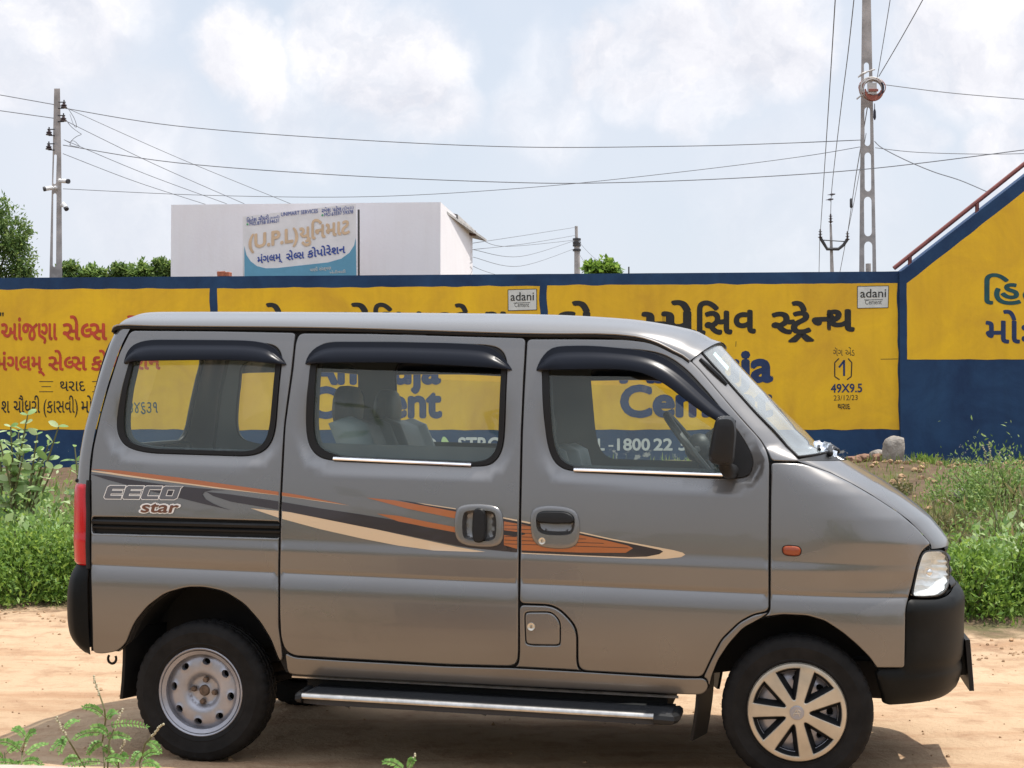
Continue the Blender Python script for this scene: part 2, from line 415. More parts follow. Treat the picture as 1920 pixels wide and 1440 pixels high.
M['stepalu'] = mat('worn_aluminium', (.50, .48, .45), .34, metal=.9, noise_=(20, .25))
M['red'] = mat('red_lens', (.46, .005, .010), .2, coat=.25, bump=(160, .12, .002))
M['amber'] = mat('amber_lens', (.25, .045, .010), .3, coat=.3)
M['liner'] = mat('underbody_black', (.005, .005, .005), .8, noise_=(8, .4))
M['trim'] = mat('interior_trim', (.032, .040, .042), .6, noise_=(5, .15))
M['trimdk'] = mat('interior_dark', (.035, .037, .04), .6)
M['seat'] = mat('grey_seat_vinyl', (.10, .13, .135), .5, noise_=(8, .12), bump=(250, .2, .001))
M['seatdk'] = mat('dark_seat_vinyl', (.028, .033, .037), .5, bump=(250, .2, .001))
M['glass'] = glassmat('window_glass', (.93, .985, .965), .052, (.66, .80, .72))
M['wglass'] = glassmat('windscreen_glass', (.90, .95, .93), .24, (.80, .86, .86))  # stronger pale film stands in for sky glare and sunlit dust
M['lens'] = glassmat('lamp_lens', (.93, .95, .95), .05)
M['reflector'] = mat('lamp_reflector', (.92, .92, .90), .30, metal=.55, bump=(35, .5, .01))
M['cream'] = mat('cream_stripe', (.62, .47, .31), .3, coat=.4)
M['orange'] = mat('orange_stripe', (.36, .115, .035), .3, coat=.4)
M['plum'] = mat('plum_black_stripe', (.026, .019, .022), .3, coat=.4)
M['white'] = mat('white_decal', (.75, .73, .70), .35)
M['letter'] = mat('grey_decal', (.10, .10, .11), .3, coat=.4)
M['brown'] = mat('brown_decal', (.13, .05, .025), .35)
M['lockm'] = mat('lock_metal', (.62, .58, .50), .3, metal=.8)
M['film'] = mat('crumpled_silver_film', (.75, .77, .80), .12, metal=.95, bump=(30, .8, .02))

# ------------------------------------------------------------------ van panels
van = empty('minivan', VORG, -YAW)
tag(van, 'grey minivan with orange and cream side stripes parked side-on on the sandy road', 'minivan')
ROWS = lambda: [VC1+.006, VC1-.008, VM+.006, VM, VM-.004, VM-.052]
def surf(vs, off=0.):
    w = wf(vs[:, 0], vs[:, 1])+off; return [b2l(float(p[0]), float(q), float(p[1])) for p, q in zip(vs, w)]
def panel(name, outline, m, parent, holes=(), gap=.0035, off=0., grid=.03, depth=.02, edge=.005, rows=True, pxin=True, cut=6):
    o = ccw(trace(outline, cut) if pxin else outline); o = dedupe(inset(o, gap), 1e-4)
    hs = [ccw(h) for h in holes]
    loops = [o, inset(o, .0015), inset(o, .006)]+[l for h in hs for l in (h, inset(h, -.003), inset(h, -.0065))]
    vs, T = cdt(loops, o, hs, grid, ROWS() if rows else ())
    d = segdist(vs, o)
    for h in hs: d = np.minimum(d, segdist(vs, h))
    e = max(edge, 1e-6); k = np.clip(1-d/e, 0, 1); drop = e*(1-np.sqrt(np.maximum(1-k*k, 0)))
    w = wf(vs[:, 0], vs[:, 1])+off-drop
    mb = MB(); mb.add([b2l(float(p[0]), float(q), float(p[1])) for p, q in zip(vs, w)], T.tolist())
    for lp in [o]+hs:
        a = np.array(lp); wl = wf(a[:, 0], a[:, 1])+off-edge; n = len(lp)
        mb.add([b2l(float(p[0]), float(q), float(p[1])) for p, q in zip(a, wl)]+[b2l(float(p[0]), float(q)-depth, float(p[1])) for p, q in zip(a, wl)],
               [(i, (i+1) % n, (i+1) % n+n, i+n) for i in range(n)])
    o = mb.build(name, m, parent, angle=40); fair(o.data); return o
def fair(me):
    """normals of the analytic body surface, so that reflections run smoothly over the triangles"""
    if sum(p.normal.y*p.area for p in me.polygons) > 0: me.flip_normals()
    n = len(me.vertices); co = np.empty(n*3); me.vertices.foreach_get('co', co); co = co.reshape(-1, 3); nr = np.array([v.normal[:] for v in me.vertices])
    ct, st = math.cos(TILT), math.sin(TILT); z = co[:, 2]-ZP; u = co[:, 0]*ct-z*st; v = ZP+co[:, 0]*st+z*ct; w = -co[:, 1]; h = .004
    du = (wf(u+h, v)-wf(u-h, v))/(2*h); dv = (wf(u, v+h)-wf(u, v-h))/(2*h); A = np.stack([-du, np.ones(n), -dv], 1); A /= np.linalg.norm(A, axis=1, keepdims=True)
    W_ = np.stack([A[:, 0]*ct+A[:, 2]*st, -A[:, 1], -A[:, 0]*st+A[:, 2]*ct], 1); on = np.abs(w-wf(u, v)) < 3e-4; nr[on] = W_[on]; me.normals_split_custom_set_from_vertices(nr.tolist())
def mirror(o, parent=None):                           # the same part on the far flank
    c = o.copy(); C.objects.link(c); c.parent = parent or o.parent; c.scale.y = -1; return c

QW = [(245, 672), (237, 700), (230, 725), (220, 767), (215, 800), (222, 826), (240, 841), (277, 849), (367, 852), (460, 855), (487, 849), (504, 833), (513, 807), (520, 747), (527, 683), (527, 664), (518, 650), (500, 645), (290, 642), (262, 645)]
QG = [(251, 672), (244, 705), (238, 727), (230, 773), (228, 803), (233, 823), (250, 834), (283, 841), (460, 847), (480, 841), (495, 827), (503, 800), (510, 747), (517, 683), (516, 668), (508, 658), (495, 654), (292, 651), (262, 655)]
MW = [(583, 680), (579, 720), (575, 750), (572, 800), (576, 832), (588, 851), (607, 861), (640, 864), (882, 874), (915, 873), (933, 858), (942, 833), (946, 780), (950, 693), (948, 668), (936, 653), (915, 648), (740, 643), (615, 643), (595, 652)]
MG = [(594, 672), (589, 740), (585, 797), (588, 827), (600, 843), (622, 851), (640, 857), (880, 867), (906, 865), (923, 853), (932, 833), (935, 780), (940, 690), (938, 672), (930, 661), (912, 657), (740, 651), (617, 651), (602, 657)]
FW = [(1017, 685), (1018, 740), (1020, 780), (1026, 833), (1036, 863), (1053, 878), (1075, 883), (1200, 890), (1355, 897), (1393, 896), (1406, 888), (1411, 870), (1407, 850), (1390, 820), (1366, 787), (1330, 740), (1290, 696), (1262, 674), (1235, 662), (1200, 657), (1100, 652), (1048, 652), (1028, 660)]
FG = [(1028, 680), (1030, 740), (1033, 800), (1037, 833), (1046, 857), (1060, 870), (1080, 877), (1200, 883), (1352, 890), (1370, 868), (1378, 840), (1380, 812), (1362, 792), (1325, 748), (1285, 706), (1258, 686), (1232, 674), (1198, 668), (1100, 662), (1050, 662), (1036, 668)]
qw, mw, fw = [ccw(trace(p, 10, 10)) for p in (QW, MW, FW)]
qg, mg, fg = [ccw(trace(p, 10, 10)) for p in (QG, MG, FG)]
RECESS += [qw, mw, fw]

REAR_ARCH = [(197, 1228), (220, 1223), (237, 1207), (243, 1190), (253, 1167), (277, 1137), (310, 1113), (350, 1102), (383, 1102), (420, 1110), (457, 1133), (487, 1167), (507, 1200), (522, 1240), (533, 1262)]
TOPX = [(244, 618), (400, 619), (553, 622)]
QUARTER = [(172, 1225), (190, 1228)]+REAR_ARCH[1:-1]+[(531, 1240), (529, 1215), (523, 1177), (523, 1060), (525, 960), (528, 897), (533, 797), (547, 697), (553, 640), (556, 622), (400, 619), (244, 618), (222, 662), (203, 722), (187, 777), (173, 840), (168, 890), (169, 960), (168, 1060)]
SLOT = [(172, 969), (300, 971), (524, 978), (524, 1009), (300, 1003), (172, 1000)]
SLIDE = [(523, 1060), (525, 960), (528, 897), (533, 797), (547, 697), (553, 640), (561, 623), (700, 624), (987, 632), (982, 720), (978, 813), (975, 960), (973, 1133), (973, 1227), (971, 1243), (960, 1251), (840, 1248), (640, 1237), (550, 1231), (533, 1220), (525, 1195), (523, 1150)]
FDOOR = [(987, 634), (982, 720), (978, 813), (975, 960), (973, 1133), (1005, 1134), (1030, 1135), (1047, 1142), (1062, 1155), (1077, 1173), (1082, 1190), (1082, 1243), (1086, 1254), (1096, 1260), (1280, 1270), (1318, 1271), (1333, 1238), (1353, 1200), (1387, 1167), (1413, 1153), (1443, 1147),
         (1443, 1000), (1444, 866), (1438, 842), (1425, 821), (1399, 793), (1373, 763), (1313, 692), (1283, 663), (1255, 650), (1220, 640), (1173, 635), (1080, 634)]
FLAP = [(983, 1151), (989, 1147), (1030, 1147), (1040, 1152), (1051, 1166), (1051, 1207), (1046, 1211), (993, 1210), (985, 1206)]
FPANEL = [(973, 1133), (1005, 1134), (1030, 1135), (1047, 1142), (1062, 1155), (1077, 1173), (1082, 1190), (1082, 1243), (1086, 1254), (1092, 1259), (1060, 1257), (962, 1252), (971, 1245), (973, 1227)]
SILL = [(533, 1222), (550, 1232), (640, 1238), (840, 1249), (960, 1252), (1090, 1259), (1280, 1271), (1324, 1271), (1330, 1290), (1318, 1304), (1280, 1303), (640, 1272), (549, 1266), (538, 1262)]
ARCHF = [(1330, 1290), (1335, 1267), (1347, 1237), (1367, 1207), (1393, 1178), (1427, 1160), (1467, 1153), (1513, 1155), (1547, 1165), (1580, 1187), (1607, 1210), (1630, 1233), (1643, 1252)]

quarter = panel('rear_quarter_panel', QUARTER, M['paint'], van, [qw, ccw(trace(SLOT, 3))])
REC1 = [(868, 962), (880, 956), (920, 957), (931, 963), (932, 1000), (926, 1014), (900, 1015), (873, 1012), (867, 1000)]
REC2 = [(1007, 963), (1018, 957), (1062, 958), (1077, 966), (1079, 985), (1074, 1000), (1060, 1004), (1022, 1003), (1008, 995), (1005, 980)]
rec1, rec2 = [inset(ccw(trace(p, 9, 8)), -.008) for p in (REC1, REC2)]
slide = panel('sliding_door', SLIDE, M['paint'], van, [mw, rec1])
fdoor = panel('front_door', FDOOR, M['paint'], van, [fw, rec2])
flapuv = ccw(trace(FLAP, 5))
sillp = panel('rocker_sill', SILL, M['paint'], van, rows=False, gap=.002)
fpan = panel('fuel_filler_panel', FPANEL, M['paint'], van, [flapuv], gap=.003)
flap = panel('fuel_flap', flapuv, M['paint'], fpan, gap=.003, pxin=False)
lk = MB(); c = cast(996, 1175); lk.lathe([(.0001, -.004), (.006, -.004), (.0065, -.0015), (.0145, -.0045), (.0165, 0), (.0165, .01)], 24, c=b2l(*c))
lk.box(-.0015, .0015, -.0055, -.004, -.005, .005, 1, Matrix.Translation(b2l(*c)))
lk.build('flap_lock', [M['lockm'], M['gap']], fpan)

# fender: arch, door gap, crown line (bonnet edge), headlamp and bumper borders
crown = [(1500, 868), (1515, 871), (1556, 885), (1596, 905), (1640, 931), (1686, 961), (1720, 990), (1747, 1020)]
FENDER = [(1443, 1147), (1430, 1158)]+ARCHF[6:]+[(1645, 1253), (1697, 1253), (1699, 1145), (1704, 1121), (1712, 1094), (1719, 1062), (1727, 1038), (1735, 1028), (1747, 1020)]+crown[-2::-1]+[(1470, 867), (1445, 867), (1444, 1000)]
fender = panel('front_fender', FENDER, M['paint'], van, grid=.022, gap=.0025, cut=4)
ARCHLIP = [(1318, 1271), (1333, 1238), (1353, 1200), (1387, 1167), (1413, 1153), (1443, 1147), (1430, 1158), (1393, 1178), (1367, 1207), (1347, 1237), (1335, 1267), (1330, 1290), (1324, 1272)]
lip = panel('arch_lip', ARCHLIP, M['paint'], van, grid=.02, gap=.002, rows=False, edge=.003, cut=4)

# A pillar
EDGE = [(1312, 656), (1323, 669), (1362, 712), (1420, 777), (1477, 838), (1500, 862)]
GUT = [(1293, 677), (1313, 697), (1373, 768), (1399, 797), (1425, 826), (1438, 846), (1446, 865)]
pillar = panel('windscreen_pillar', GUT+[(1470, 866), (1500, 866)]+EDGE[::-1]+[(1306, 664)], M['paint'], van, rows=False, grid=.02, gap=.0015, edge=.008, cut=4)
ev = np.array([cast(*p) for p in EDGE]); eth = np.array([theta(*p) for p in ev]); o_ = np.argsort(ev[:, 2]); ev_v, ev_t = ev[o_, 2], eth[o_]
slot = MB(); pts = [cast(*p) for p in [(1313, 673), (1330, 689), (1348, 706), (1363, 721)]]
slot.tube([b2l(u, w+.004, v) for u, w, v in pts], [.007, .011, .011, .007], 8); slot.build('pillar_vent', M['black'], pillar)

def pgrid(name, fn, na, nb, m, parent, smooth=True, mi=None, angle=50):
    mb = MB(); vs = [fn(i/na, j/nb) for i in range(na+1) for j in range(nb+1)]
    mb.add(vs, [(i*(nb+1)+j, (i+1)*(nb+1)+j, (i+1)*(nb+1)+j+1, i*(nb+1)+j+1) for i in range(na) for j in range(nb)]); return mb.build(name, m, parent, smooth, angle)
def sym(th0, a):                                       # a in 0..1 sweeps from the near edge over the centre to the far edge
    s = 1 if a <= .5 else -1; k = a*2 if a <= .5 else (1-a)*2
    return th0+(math.pi/2-th0)*k, s
def fr(th, s, v, off=0):
    u, w, v = p_front(th, v, off); return b2l(u, s*w, v)
def f_wind(off=0, lo=1.285, hi0=1.685, hi1=1.735, lo1=1.305):
    def f(a, b):
        k = 1-abs(2*a-1); k = 1-(1-k)**2; v0 = lo+(lo1-lo)*k; v1 = hi0+(hi1-hi0)*k; v = v0+(v1-v0)*b
        th, s = sym(float(np.interp(v, ev_v, ev_t)), a); return fr(th, s, v, off)
    return f
wind = pgrid('windscreen', f_wind(-.002), 48, 20, M['wglass'], van)
# black border of the screen
bd = MB()
for nm, path in (('t', [f_wind(.001)(a/40, 1) for a in range(41)]), ('b', [f_wind(.001)(a/40, 0) for a in range(41)]), ('l', [f_wind(.001)(0, b/20) for b in range(21)]), ('r', [f_wind(.001)(1, b/20) for b in range(21)])):
    bd.tube(path, .005, 6)
bd.build('screen_seal', M['rubber'], wind)
cv = np.array([cast(*p) for p in crown]); cth = np.array([theta(*p) for p in cv]); o_ = np.argsort(cv[:, 2]); cr_v, cr_t = cv[o_, 2], cth[o_]
def f_hood(a, b):
    v = .948+(1.270-.948)*b; th, s = sym(float(np.interp(v, cr_v, cr_t))+.004, a); e = .004*(1-min(1, min(a, 1-a)*40)); return fr(th, s, v, -e)
hood = pgrid('bonnet', f_hood, 60, 24, M['paint'], van)
def f_cowl(a, b): v = 1.271+.03*b; th, s = sym(.30, a); return fr(th, s, v, -.006)
pgrid('cowl_panel', f_cowl, 40, 3, M['black'], van)
def f_grille(a, b):
    v = .775+.185*b; th, s = sym(R(66), a); return fr(th, s, v, -.012-.006*math.cos(b*math.pi*8))
pgrid('grille', f_grille, 30, 32, M['black'], van)

# headlamp: bowl and lens in (theta, v)
LAMP = [(1708, 1119), (1712, 1096), (1720, 1062), (1727, 1040), (1735, 1032), (1750, 1031), (1768, 1031), (1776, 1040), (1780, 1055), (1781, 1075), (1780, 1097), (1772, 1112), (1760, 1119), (1730, 1121)]
lam = ccw(dedupe([(theta(*c)*.5, c[2]) for c in (cast(*p) for p in resample(chaikin(LAMP, 5), 8))], 1e-4))
def lamp_sheet(poly, off, grid):
    v, T = cdt([poly], poly, (), grid); return v, T, [b2l(*p_front(float(a)*2, float(b), off)) for a, b in v]
hl = empty('headlamp'); hl.parent = van
lp = inset(lam, .004)
v, T, P3 = lamp_sheet(lp, .001, .014); mb = MB(); mb.add(P3, T.tolist()); mb.build('lamp_lens', M['lens'], hl)
v, T, _ = lamp_sheet(lp, 0, .010); d = segdist(v, lp); mb = MB()
mb.add([b2l(*p_front(float(a)*2, float(b), -.008-.05*min(1, q/.04)-.004*math.sin(float(b)*260))) for (a, b), q in zip(v, d)], T.tolist()); mb.build('lamp_reflector', M['reflector'], hl)
fl_ = MB(); n = len(lam); inn = inset(lam, .0055)
fl_.add([b2l(*p_front(a*2, b, .0)) for a, b in lam]+[b2l(*p_front(a*2, b, .003)) for a, b in inn]+[b2l(*p_front(a*2, b, -.03)) for a, b in inn],
        [(i, (i+1) % n, (i+1) % n+n, i+n) for i in range(n)]+[(i+n, (i+1) % n+n, (i+1) % n+2*n, i+2*n) for i in range(n)]); fl_.build('lamp_surround', M['black'], hl)
bulb = MB(); cc = p_front(float(np.mean(v[:, 0]))*2, float(np.mean(v[:, 1])), -.035); bulb.ball(b2l(*cc), .018, 0, 12, 8); bulb.build('bulb', M['chrome'], hl)
fh = empty('headlamp'); fh.parent = van; fh.scale.y = -1
for ch in list(hl.children):
    q = ch.copy(); C.objects.link(q); q.parent = fh

# front bumper
BUM = [(1645, 1255), (1697, 1254), (1699, 1145), (1703, 1123), (1730, 1125), (1760, 1124), (1778, 1117)]
lowr = [(1650, 1278), (1657, 1300), (1661, 1323)]
bt = [(theta(*c), c[2]) for c in (cast(*p) for p in BUM)]; bl_ = [(theta(*c), c[2]) for c in (cast(*p) for p in lowr)]
vb = bl_[-1][1]
poly = [(a*.5, b) for a, b in bt]+[(R(70)*.5, .79), (R(90)*.5, .79), (R(90)*.5, vb+.02), (R(60)*.5, vb+.005)]+[(a*.5, b) for a, b in bl_[::-1]]
poly = ccw(resample(dedupe(chaikin(poly, .012)), .03))
v, T = cdt([poly, inset(poly, .006)], poly, (), .02); d = segdist(v, poly); mb = MB()
for s in (1, -1):
    P3 = []
    for (a, b), q in zip(v, d):
        th = min(float(a)*2, R(90)); e = .012*(1-min(1, q/.02))**2 if th < R(88) else 0
        prof = .012*math.exp(-((b-.74)/.05)**2)-.008*math.exp(-((b-.50)/.012)**2)
        u, w, z = p_front(th, float(b), prof-e); P3.append(b2l(u, s*w, z))
    k = len(mb.v); mb.add(P3, T.tolist())
    bump_ = [b2l(p_front(min(a*2, R(90)), b, -.03)[0], s*p_front(min(a*2, R(90)), b, -.03)[1], b) for a, b in poly]; n = len(poly)
    rim = [b2l(p_front(min(a*2, R(90)), b, -.012)[0], s*p_front(min(a*2, R(90)), b, -.012)[1], b) for a, b in poly]
    mb.add(rim+bump_, [(i, (i+1) % n, (i+1) % n+n, i+n) for i in range(n)])
fb = mb.build('front_bumper', M['bumper'], van, angle=50)
npm = MB(); u0 = float(uf(.6))
tl = Matrix.Translation(b2l(u0+.012, 0, .475)) @ Matrix.Rotation(R(-4), 4, 'Y')
npm.box(-.009, .009, -.25, .25, -.10, .10, 0, tl); npm.box(.0092, .0112, -.235, .235, -.085, .085, 1, tl)
npm.box(-.06, -.009, -.16, .16, -.05, .05, 0, tl); npm.build('number_plate', [M['black'], mat('plate_white', (.7, .7, .66), .4)], fb, smooth=False)  # hidden block behind the plate added to stop light leaking past

# ------------------------------------------------------------------ rear: tailgate, lights, bumper
def th_rear(u, v): s = np.clip(((float(ur(v))+RC)-u)/RC, 0, 1); return math.asin(min(1, s**1.5))
GAP = [(244, 618), (222, 662), (203, 722), (187, 777), (173, 840), (168, 890), (169, 960), (168, 1060), (171, 1150), (173, 1220)]
gp = np.array([(lambda c: (c[2], th_rear(c[0], c[2])))(cast(*p)) for p in GAP]); gp = gp[np.argsort(gp[:, 0])]
def rr(th, s, v, off=0):
    u, w, v = p_rear(th, v, off); return b2l(u, s*w, v)
def th_w(w, v): return math.acos(min(1, max(0, (w/float(Sv(v)))))**1.5)
def rear_pt(y, v, off=0):                              # rear face by lateral position
    return rr(th_w(abs(y), v), 1 if y >= 0 else -1, v, off)
# the gate is meshed in (side parameter, v): side parameter a in -1..1
def gate_pt(a, v, off=0):
    t0 = float(np.interp(v, gp[:, 0], gp[:, 1]))+.006; th = t0+(math.pi/2-t0)*min(1, (1-abs(a))**.8); return rr(th, 1 if a >= 0 else -1, v, off)
poly = ccw(resample([(-1, .80), (1, .80), (1, 1.735), (-1, 1.735)], .04))
def a_of(y, v):
    t0 = float(np.interp(v, gp[:, 0], gp[:, 1]))+.006; k = min(1, max(0, (th_w(abs(y), v)-t0)/(math.pi/2-t0))); return math.copysign(1-k**1.25, y)
hole = ccw(dedupe([(a_of(y, v), v) for y, v in resample(chaikin([(-.54, 1.255), (0, 1.24), (.54, 1.255), (.52, 1.70), (-.52, 1.70)], .05), .05)], 1e-3))
v, T = cdt([poly, hole], poly, [hole], .045); mb = MB(); mb.add([gate_pt(float(a), float(b)) for a, b in v], T.tolist()); gate = mb.build('tailgate', M['paint'], van)
v, T = cdt([hole], hole, (), .06); mb = MB(); mb.add([gate_pt(float(a), float(b), -.004) for a, b in v], T.tolist()); mb.build('rear_window_glass', M['glass'], gate)
mb = MB(); mb.tube([gate_pt(a, b, .0) for a, b in hole]+[gate_pt(*hole[0], 0)], .012, 6); mb.build('rear_window_seal', M['rubber'], gate)
tl_px = [(168, 903), (170, 947), (169, 1000), (167, 1053)]
def f_tail(a, b):
    v = .752+(1.102-.752)*b; e = .012*(1-min(1, min(a, 1-a, b*3, (1-b)*3)*9))**2
    if a < .22: 
        c = cast(168-a/.22*16, 1053-(1053-903)*b); return b2l(c[0], c[1]+.006-e, c[2])
    th = R(12)+R(52)*(a-.22)/.78; p = p_rear(th, v, .008-e); return b2l(*p)
def f_tail2(a, b):                                      # lens from the gap line round the corner
    v = .765+(1.100-.765)*b; e = .014*(1-min(1, min(a*1.2, 1-a, b*3, (1-b)*3)*8))**2
    t0 = float(np.interp(v, gp[:, 0], gp[:, 1]))+.006; th = t0+(R(66)-t0)*a; return b2l(*p_rear(th, v, .009-e))
tlo = pgrid('tail_light', f_tail2, 18, 24, M['red'], van); mirror(tlo)
tb = MB(); tb.tube([b2l(*p_rear(float(np.interp(v_, gp[:, 0], gp[:, 1]))+.008, v_, .002)) for v_ in np.linspace(.755, 1.11, 12)], .009, 6)
tb.tube([b2l(*p_rear(R(x), 1.105, .003)) for x in (22, 32, 42, 52, 62)], .008, 6); tb.build('light_frame', M['gap'], tlo)
def f_rb(a, b):
    v = .405+(.765-.405)*b; e = 1-abs(2*b-1); o = .042*(1-(1-e)**3)-.004
    if b > .8: o = min(o, .042*math.sqrt(max(0, 1-((b-.8)/.2)**2)))+.002
    if b < .25: o = o-.03*(1-b/.25)**2
    k = 1-abs(2*a-1); s = 1 if a <= .5 else -1
    t0 = float(np.interp(v, gp[:, 0], gp[:, 1]))+.004; th = t0+(math.pi/2-t0)*k; u, w, z = p_rear(th, v, .004+(o-.004)*min(1, (k/.10))**.5)
    return b2l(u, s*w, z)
pgrid('rear_bumper', f_rb, 60, 20, M['bumper'], van)

# ------------------------------------------------------------------ roof
SIL = [(250, 589), (287, 585), (400, 584), (640, 585), (973, 587), (1140, 594.5), (1207, 601), (1240, 606), (1273, 612), (1300, 617), (1322, 627), (1342, 641)]
GUTR = [(241, 612), (287, 613), (400, 614), (640, 617), (973, 627), (1120, 628), (1173, 631), (1205, 636), (1235, 646), (1262, 660), (1280, 669), (1292, 678)]
gB = [cast(*p) for p in GUTR]; gB[0] = (gB[1][0]-.10, gB[1][1]-.001, gB[1][2]+.002); 
cS = sorted(on_w(x, y, .28) for x, y in SIL); cu_, cv_ = [p[0] for p in cS], [p[1] for p in cS]
cB = []
for i, (ug, wg, vg) in enumerate(gB):
    uc = ug+.09*max(0, (i-4)/7)**1.5+.02; cB.append((uc, float(np.interp(uc, cu_, cv_))))
def roof_sec(i):
    (ug, wg, vg), (uc, vc) = gB[i], cB[i]; vc += .004; out = []
    for k in range(0, 17):
        ph = math.pi/2*k/16; c, s = math.cos(ph), math.sin(ph)
        out.append((ug+(uc-ug)*s**1.2, wg*c**(2/3.2), vg+(vc-vg)*s**(2/1.7)))
    return out
secs = []
for i in range(len(gB)):
    secs.append(roof_sec(i))
fine = []
for i in range(len(secs)-1):
    a, b = secs[i], secs[i+1]; k = 4 if abs(a[0][0]-b[0][0]) > .3 else 2
    for j in range(k):
        # catmull between stations
        p0, p3 = secs[max(i-1, 0)], secs[min(i+2, len(secs)-1)]; t = j/k
        fine.append([tuple(.5*((2*a[q][z])+(-p0[q][z]+b[q][z])*t+(2*p0[q][z]-5*a[q][z]+4*b[q][z]-p3[q][z])*t*t+(-p0[q][z]+3*a[q][z]-3*b[q][z]+p3[q][z])*t**3) if 1 <= i < len(secs)-2 else a[q][z]*(1-t)+b[q][z]*t for z in range(3)) for q in range(17)])
fine.append(secs[-1])
base_ = fine[0]
for s_ in (.25, .5, .7, .85, .95, 1.0):
    a_ = s_*math.pi/2; fine.insert(0, [(u-.085*math.sin(a_)+.0*k, w*(1-.03*(1-math.cos(a_))), v-(.022+.066*(k/16)**.5)*(1-math.cos(a_))**1.5) for k, (u, w, v) in enumerate(base_)])
mb = MB(); vs = []
for s_ in fine:
    vs += [b2l(u, w, v) for u, w, v in s_]+[b2l(u, -w, v) for u, w, v in s_[-2::-1]]
n = 33; mb.add(vs, [(i*n+j, (i+1)*n+j, (i+1)*n+j+1, i*n+j+1) for i in range(len(fine)-1) for j in range(n-1)])
roof = mb.build('roof', M['paint'], van, angle=60)
dr = MB(); pts = [b2l(s_[0][0], s_[0][1]-.002, s_[0][2]-.004) for s_ in fine[1:]]
dr.tube(pts, .0075, 6, 0); pts2 = [b2l(s_[0][0], s_[0][1]+.002, s_[0][2]+.006) for s_ in fine[1:]]; dr.tube(pts2, .004, 6, 1)
drip = dr.build('drip_rail', [M['rubber'], M['paint']], roof); mirror(drip)

# ------------------------------------------------------------------ window furniture
def ring(name, outer, inner, off, parent, m, depth=.02):
    o, i_ = ccw(outer), ccw(inner); vs, T = cdt([o, i_], o, [i_], .05); mb = MB(); mb.add(surf(vs, off), T.tolist())
    for lp in (o, i_):
        a = np.array(lp); n = len(lp); mb.add(surf(a, off)+surf(a, off-depth), [(k, (k+1) % n, (k+1) % n+n, k+n) for k in range(n)])
    return mb.build(name, m, parent, angle=40)
def glass(name, poly, off, parent, m):
    o = ccw(poly); vs, T = cdt([o], o, (), .08); mb = MB(); mb.add(surf(vs, off), T.tolist()); return mb.build(name, m, parent)
qwin = glass('quarter_window', inset(qg, -.004), -.008, van, M['glass'])
s1 = ring('window_seal', inset(qw, .001), qg, .003, qwin, M['rubber'])
def cut_top(poly, px):                                  # glass wound down below a line
    y = [cast(*p)[2] for p in px]; x = [cast(*p)[0] for p in px]; return dedupe([(u, min(v, float(np.interp(u, x, y)))) for u, v in poly], 1e-4)
mgl = glass('door_glass', cut_top(inset(mg, -.004), [(585, 690), (945, 702)]), -.008, slide, M['glass'])
s2 = ring('window_seal', inset(mw, .001), mg, .003, slide, M['rubber'])
fgl = glass('door_glass', cut_top(inset(fg, -.003), [(1020, 704), (1180, 706), (1230, 723), (1300, 779), (1340, 806), (1400, 850)]), -.008, fdoor, M['glass'])
s3 = ring('window_seal', inset(fw, .001), fg, .003, fdoor, M['rubber'])
def strip(name, px, off, parent, m, thick=.008):
    o = ccw(trace(px, 1.5, 20)); vs, T = cdt([o], o, (), .05); mb = MB(); mb.add(surf(vs, off), T.tolist()); a = np.array(o); n = len(o)
    mb.add(surf(a, off)+surf(a, off-thick), [(k, (k+1) % n, (k+1) % n+n, k+n) for k in range(n)]); return mb.build(name, m, parent, angle=30)
def rodstrip(name, pa, pb, off, parent, m, r=.0085):
    q = [cast(pa[0]+(pb[0]-pa[0])*t, pa[1]+(pb[1]-pa[1])*t) for t in np.linspace(0, 1, 12)]; mb = MB()
    mb.tube([b2l(u, float(wf(u, v)[0])+off, v) for u, w, v in q], r, 8, flat=.6); return mb.build(name, m, parent)
ch2 = rodstrip('chrome_strip', (623, 859.5), (882, 871.5), .006, slide, M['chrome'])
ch3 = rodstrip('chrome_strip', (1075, 880.5), (1356, 890), .006, fdoor, M['chrome'])
def visor(name, top, bot, parent):
    """smoked deflector: flat flange along the top edge, bulging skirt below; top/bottom traced left to right with equal counts"""
    n = 44
    def rs(p):
        p = np.array(chaikin(p, 14, closed=False)); d = np.r_[0, np.cumsum(np.hypot(*np.diff(p, axis=0).T))]; t = np.linspace(0, d[-1], n+1); return np.stack([np.interp(t, d, p[:, 0]), np.interp(t, d, p[:, 1])], 1)
    A, B = rs(top), rs(bot); mb = MB(); vs = []; prof = [(0, .004), (.02, .012), (.24, .013), (.30, .014), (.42, .030), (.60, .040), (.80, .043), (.97, .041), (1.0, .036)]
    for i in range(n+1):
        e = min(i, n-i)/n; en = min(1, e*9); en = math.sqrt(en)
        for k, o in prof:
            p = A[i]*(1-k)+B[i]*k; c = cast(*p); vs.append(b2l(c[0], float(wf(c[0], c[2])[0])+.004+(o-.004)*en, c[2]))
        c = cast(*B[i]); vs.append(b2l(c[0], float(wf(c[0], c[2])[0])+.004+.026*en, c[2]+.002))
    m = len(prof)+1; mb.add(vs, [(i*m+j, (i+1)*m+j, (i+1)*m+j+1, i*m+j+1) for i in range(n) for j in range(m-1)]); return mb.build(name, M['visor'], parent, angle=40)
v1 = visor('rain_visor', [(233, 679), (238, 663), (246, 651), (257, 643), (280, 636.5), (373, 637), (467, 638), (500, 643), (514, 651), (525, 664), (537, 682)], [(233, 682), (245, 680), (258, 678), (300, 677), (380, 676), (455, 676.5), (500, 681), (537, 684)], qwin)
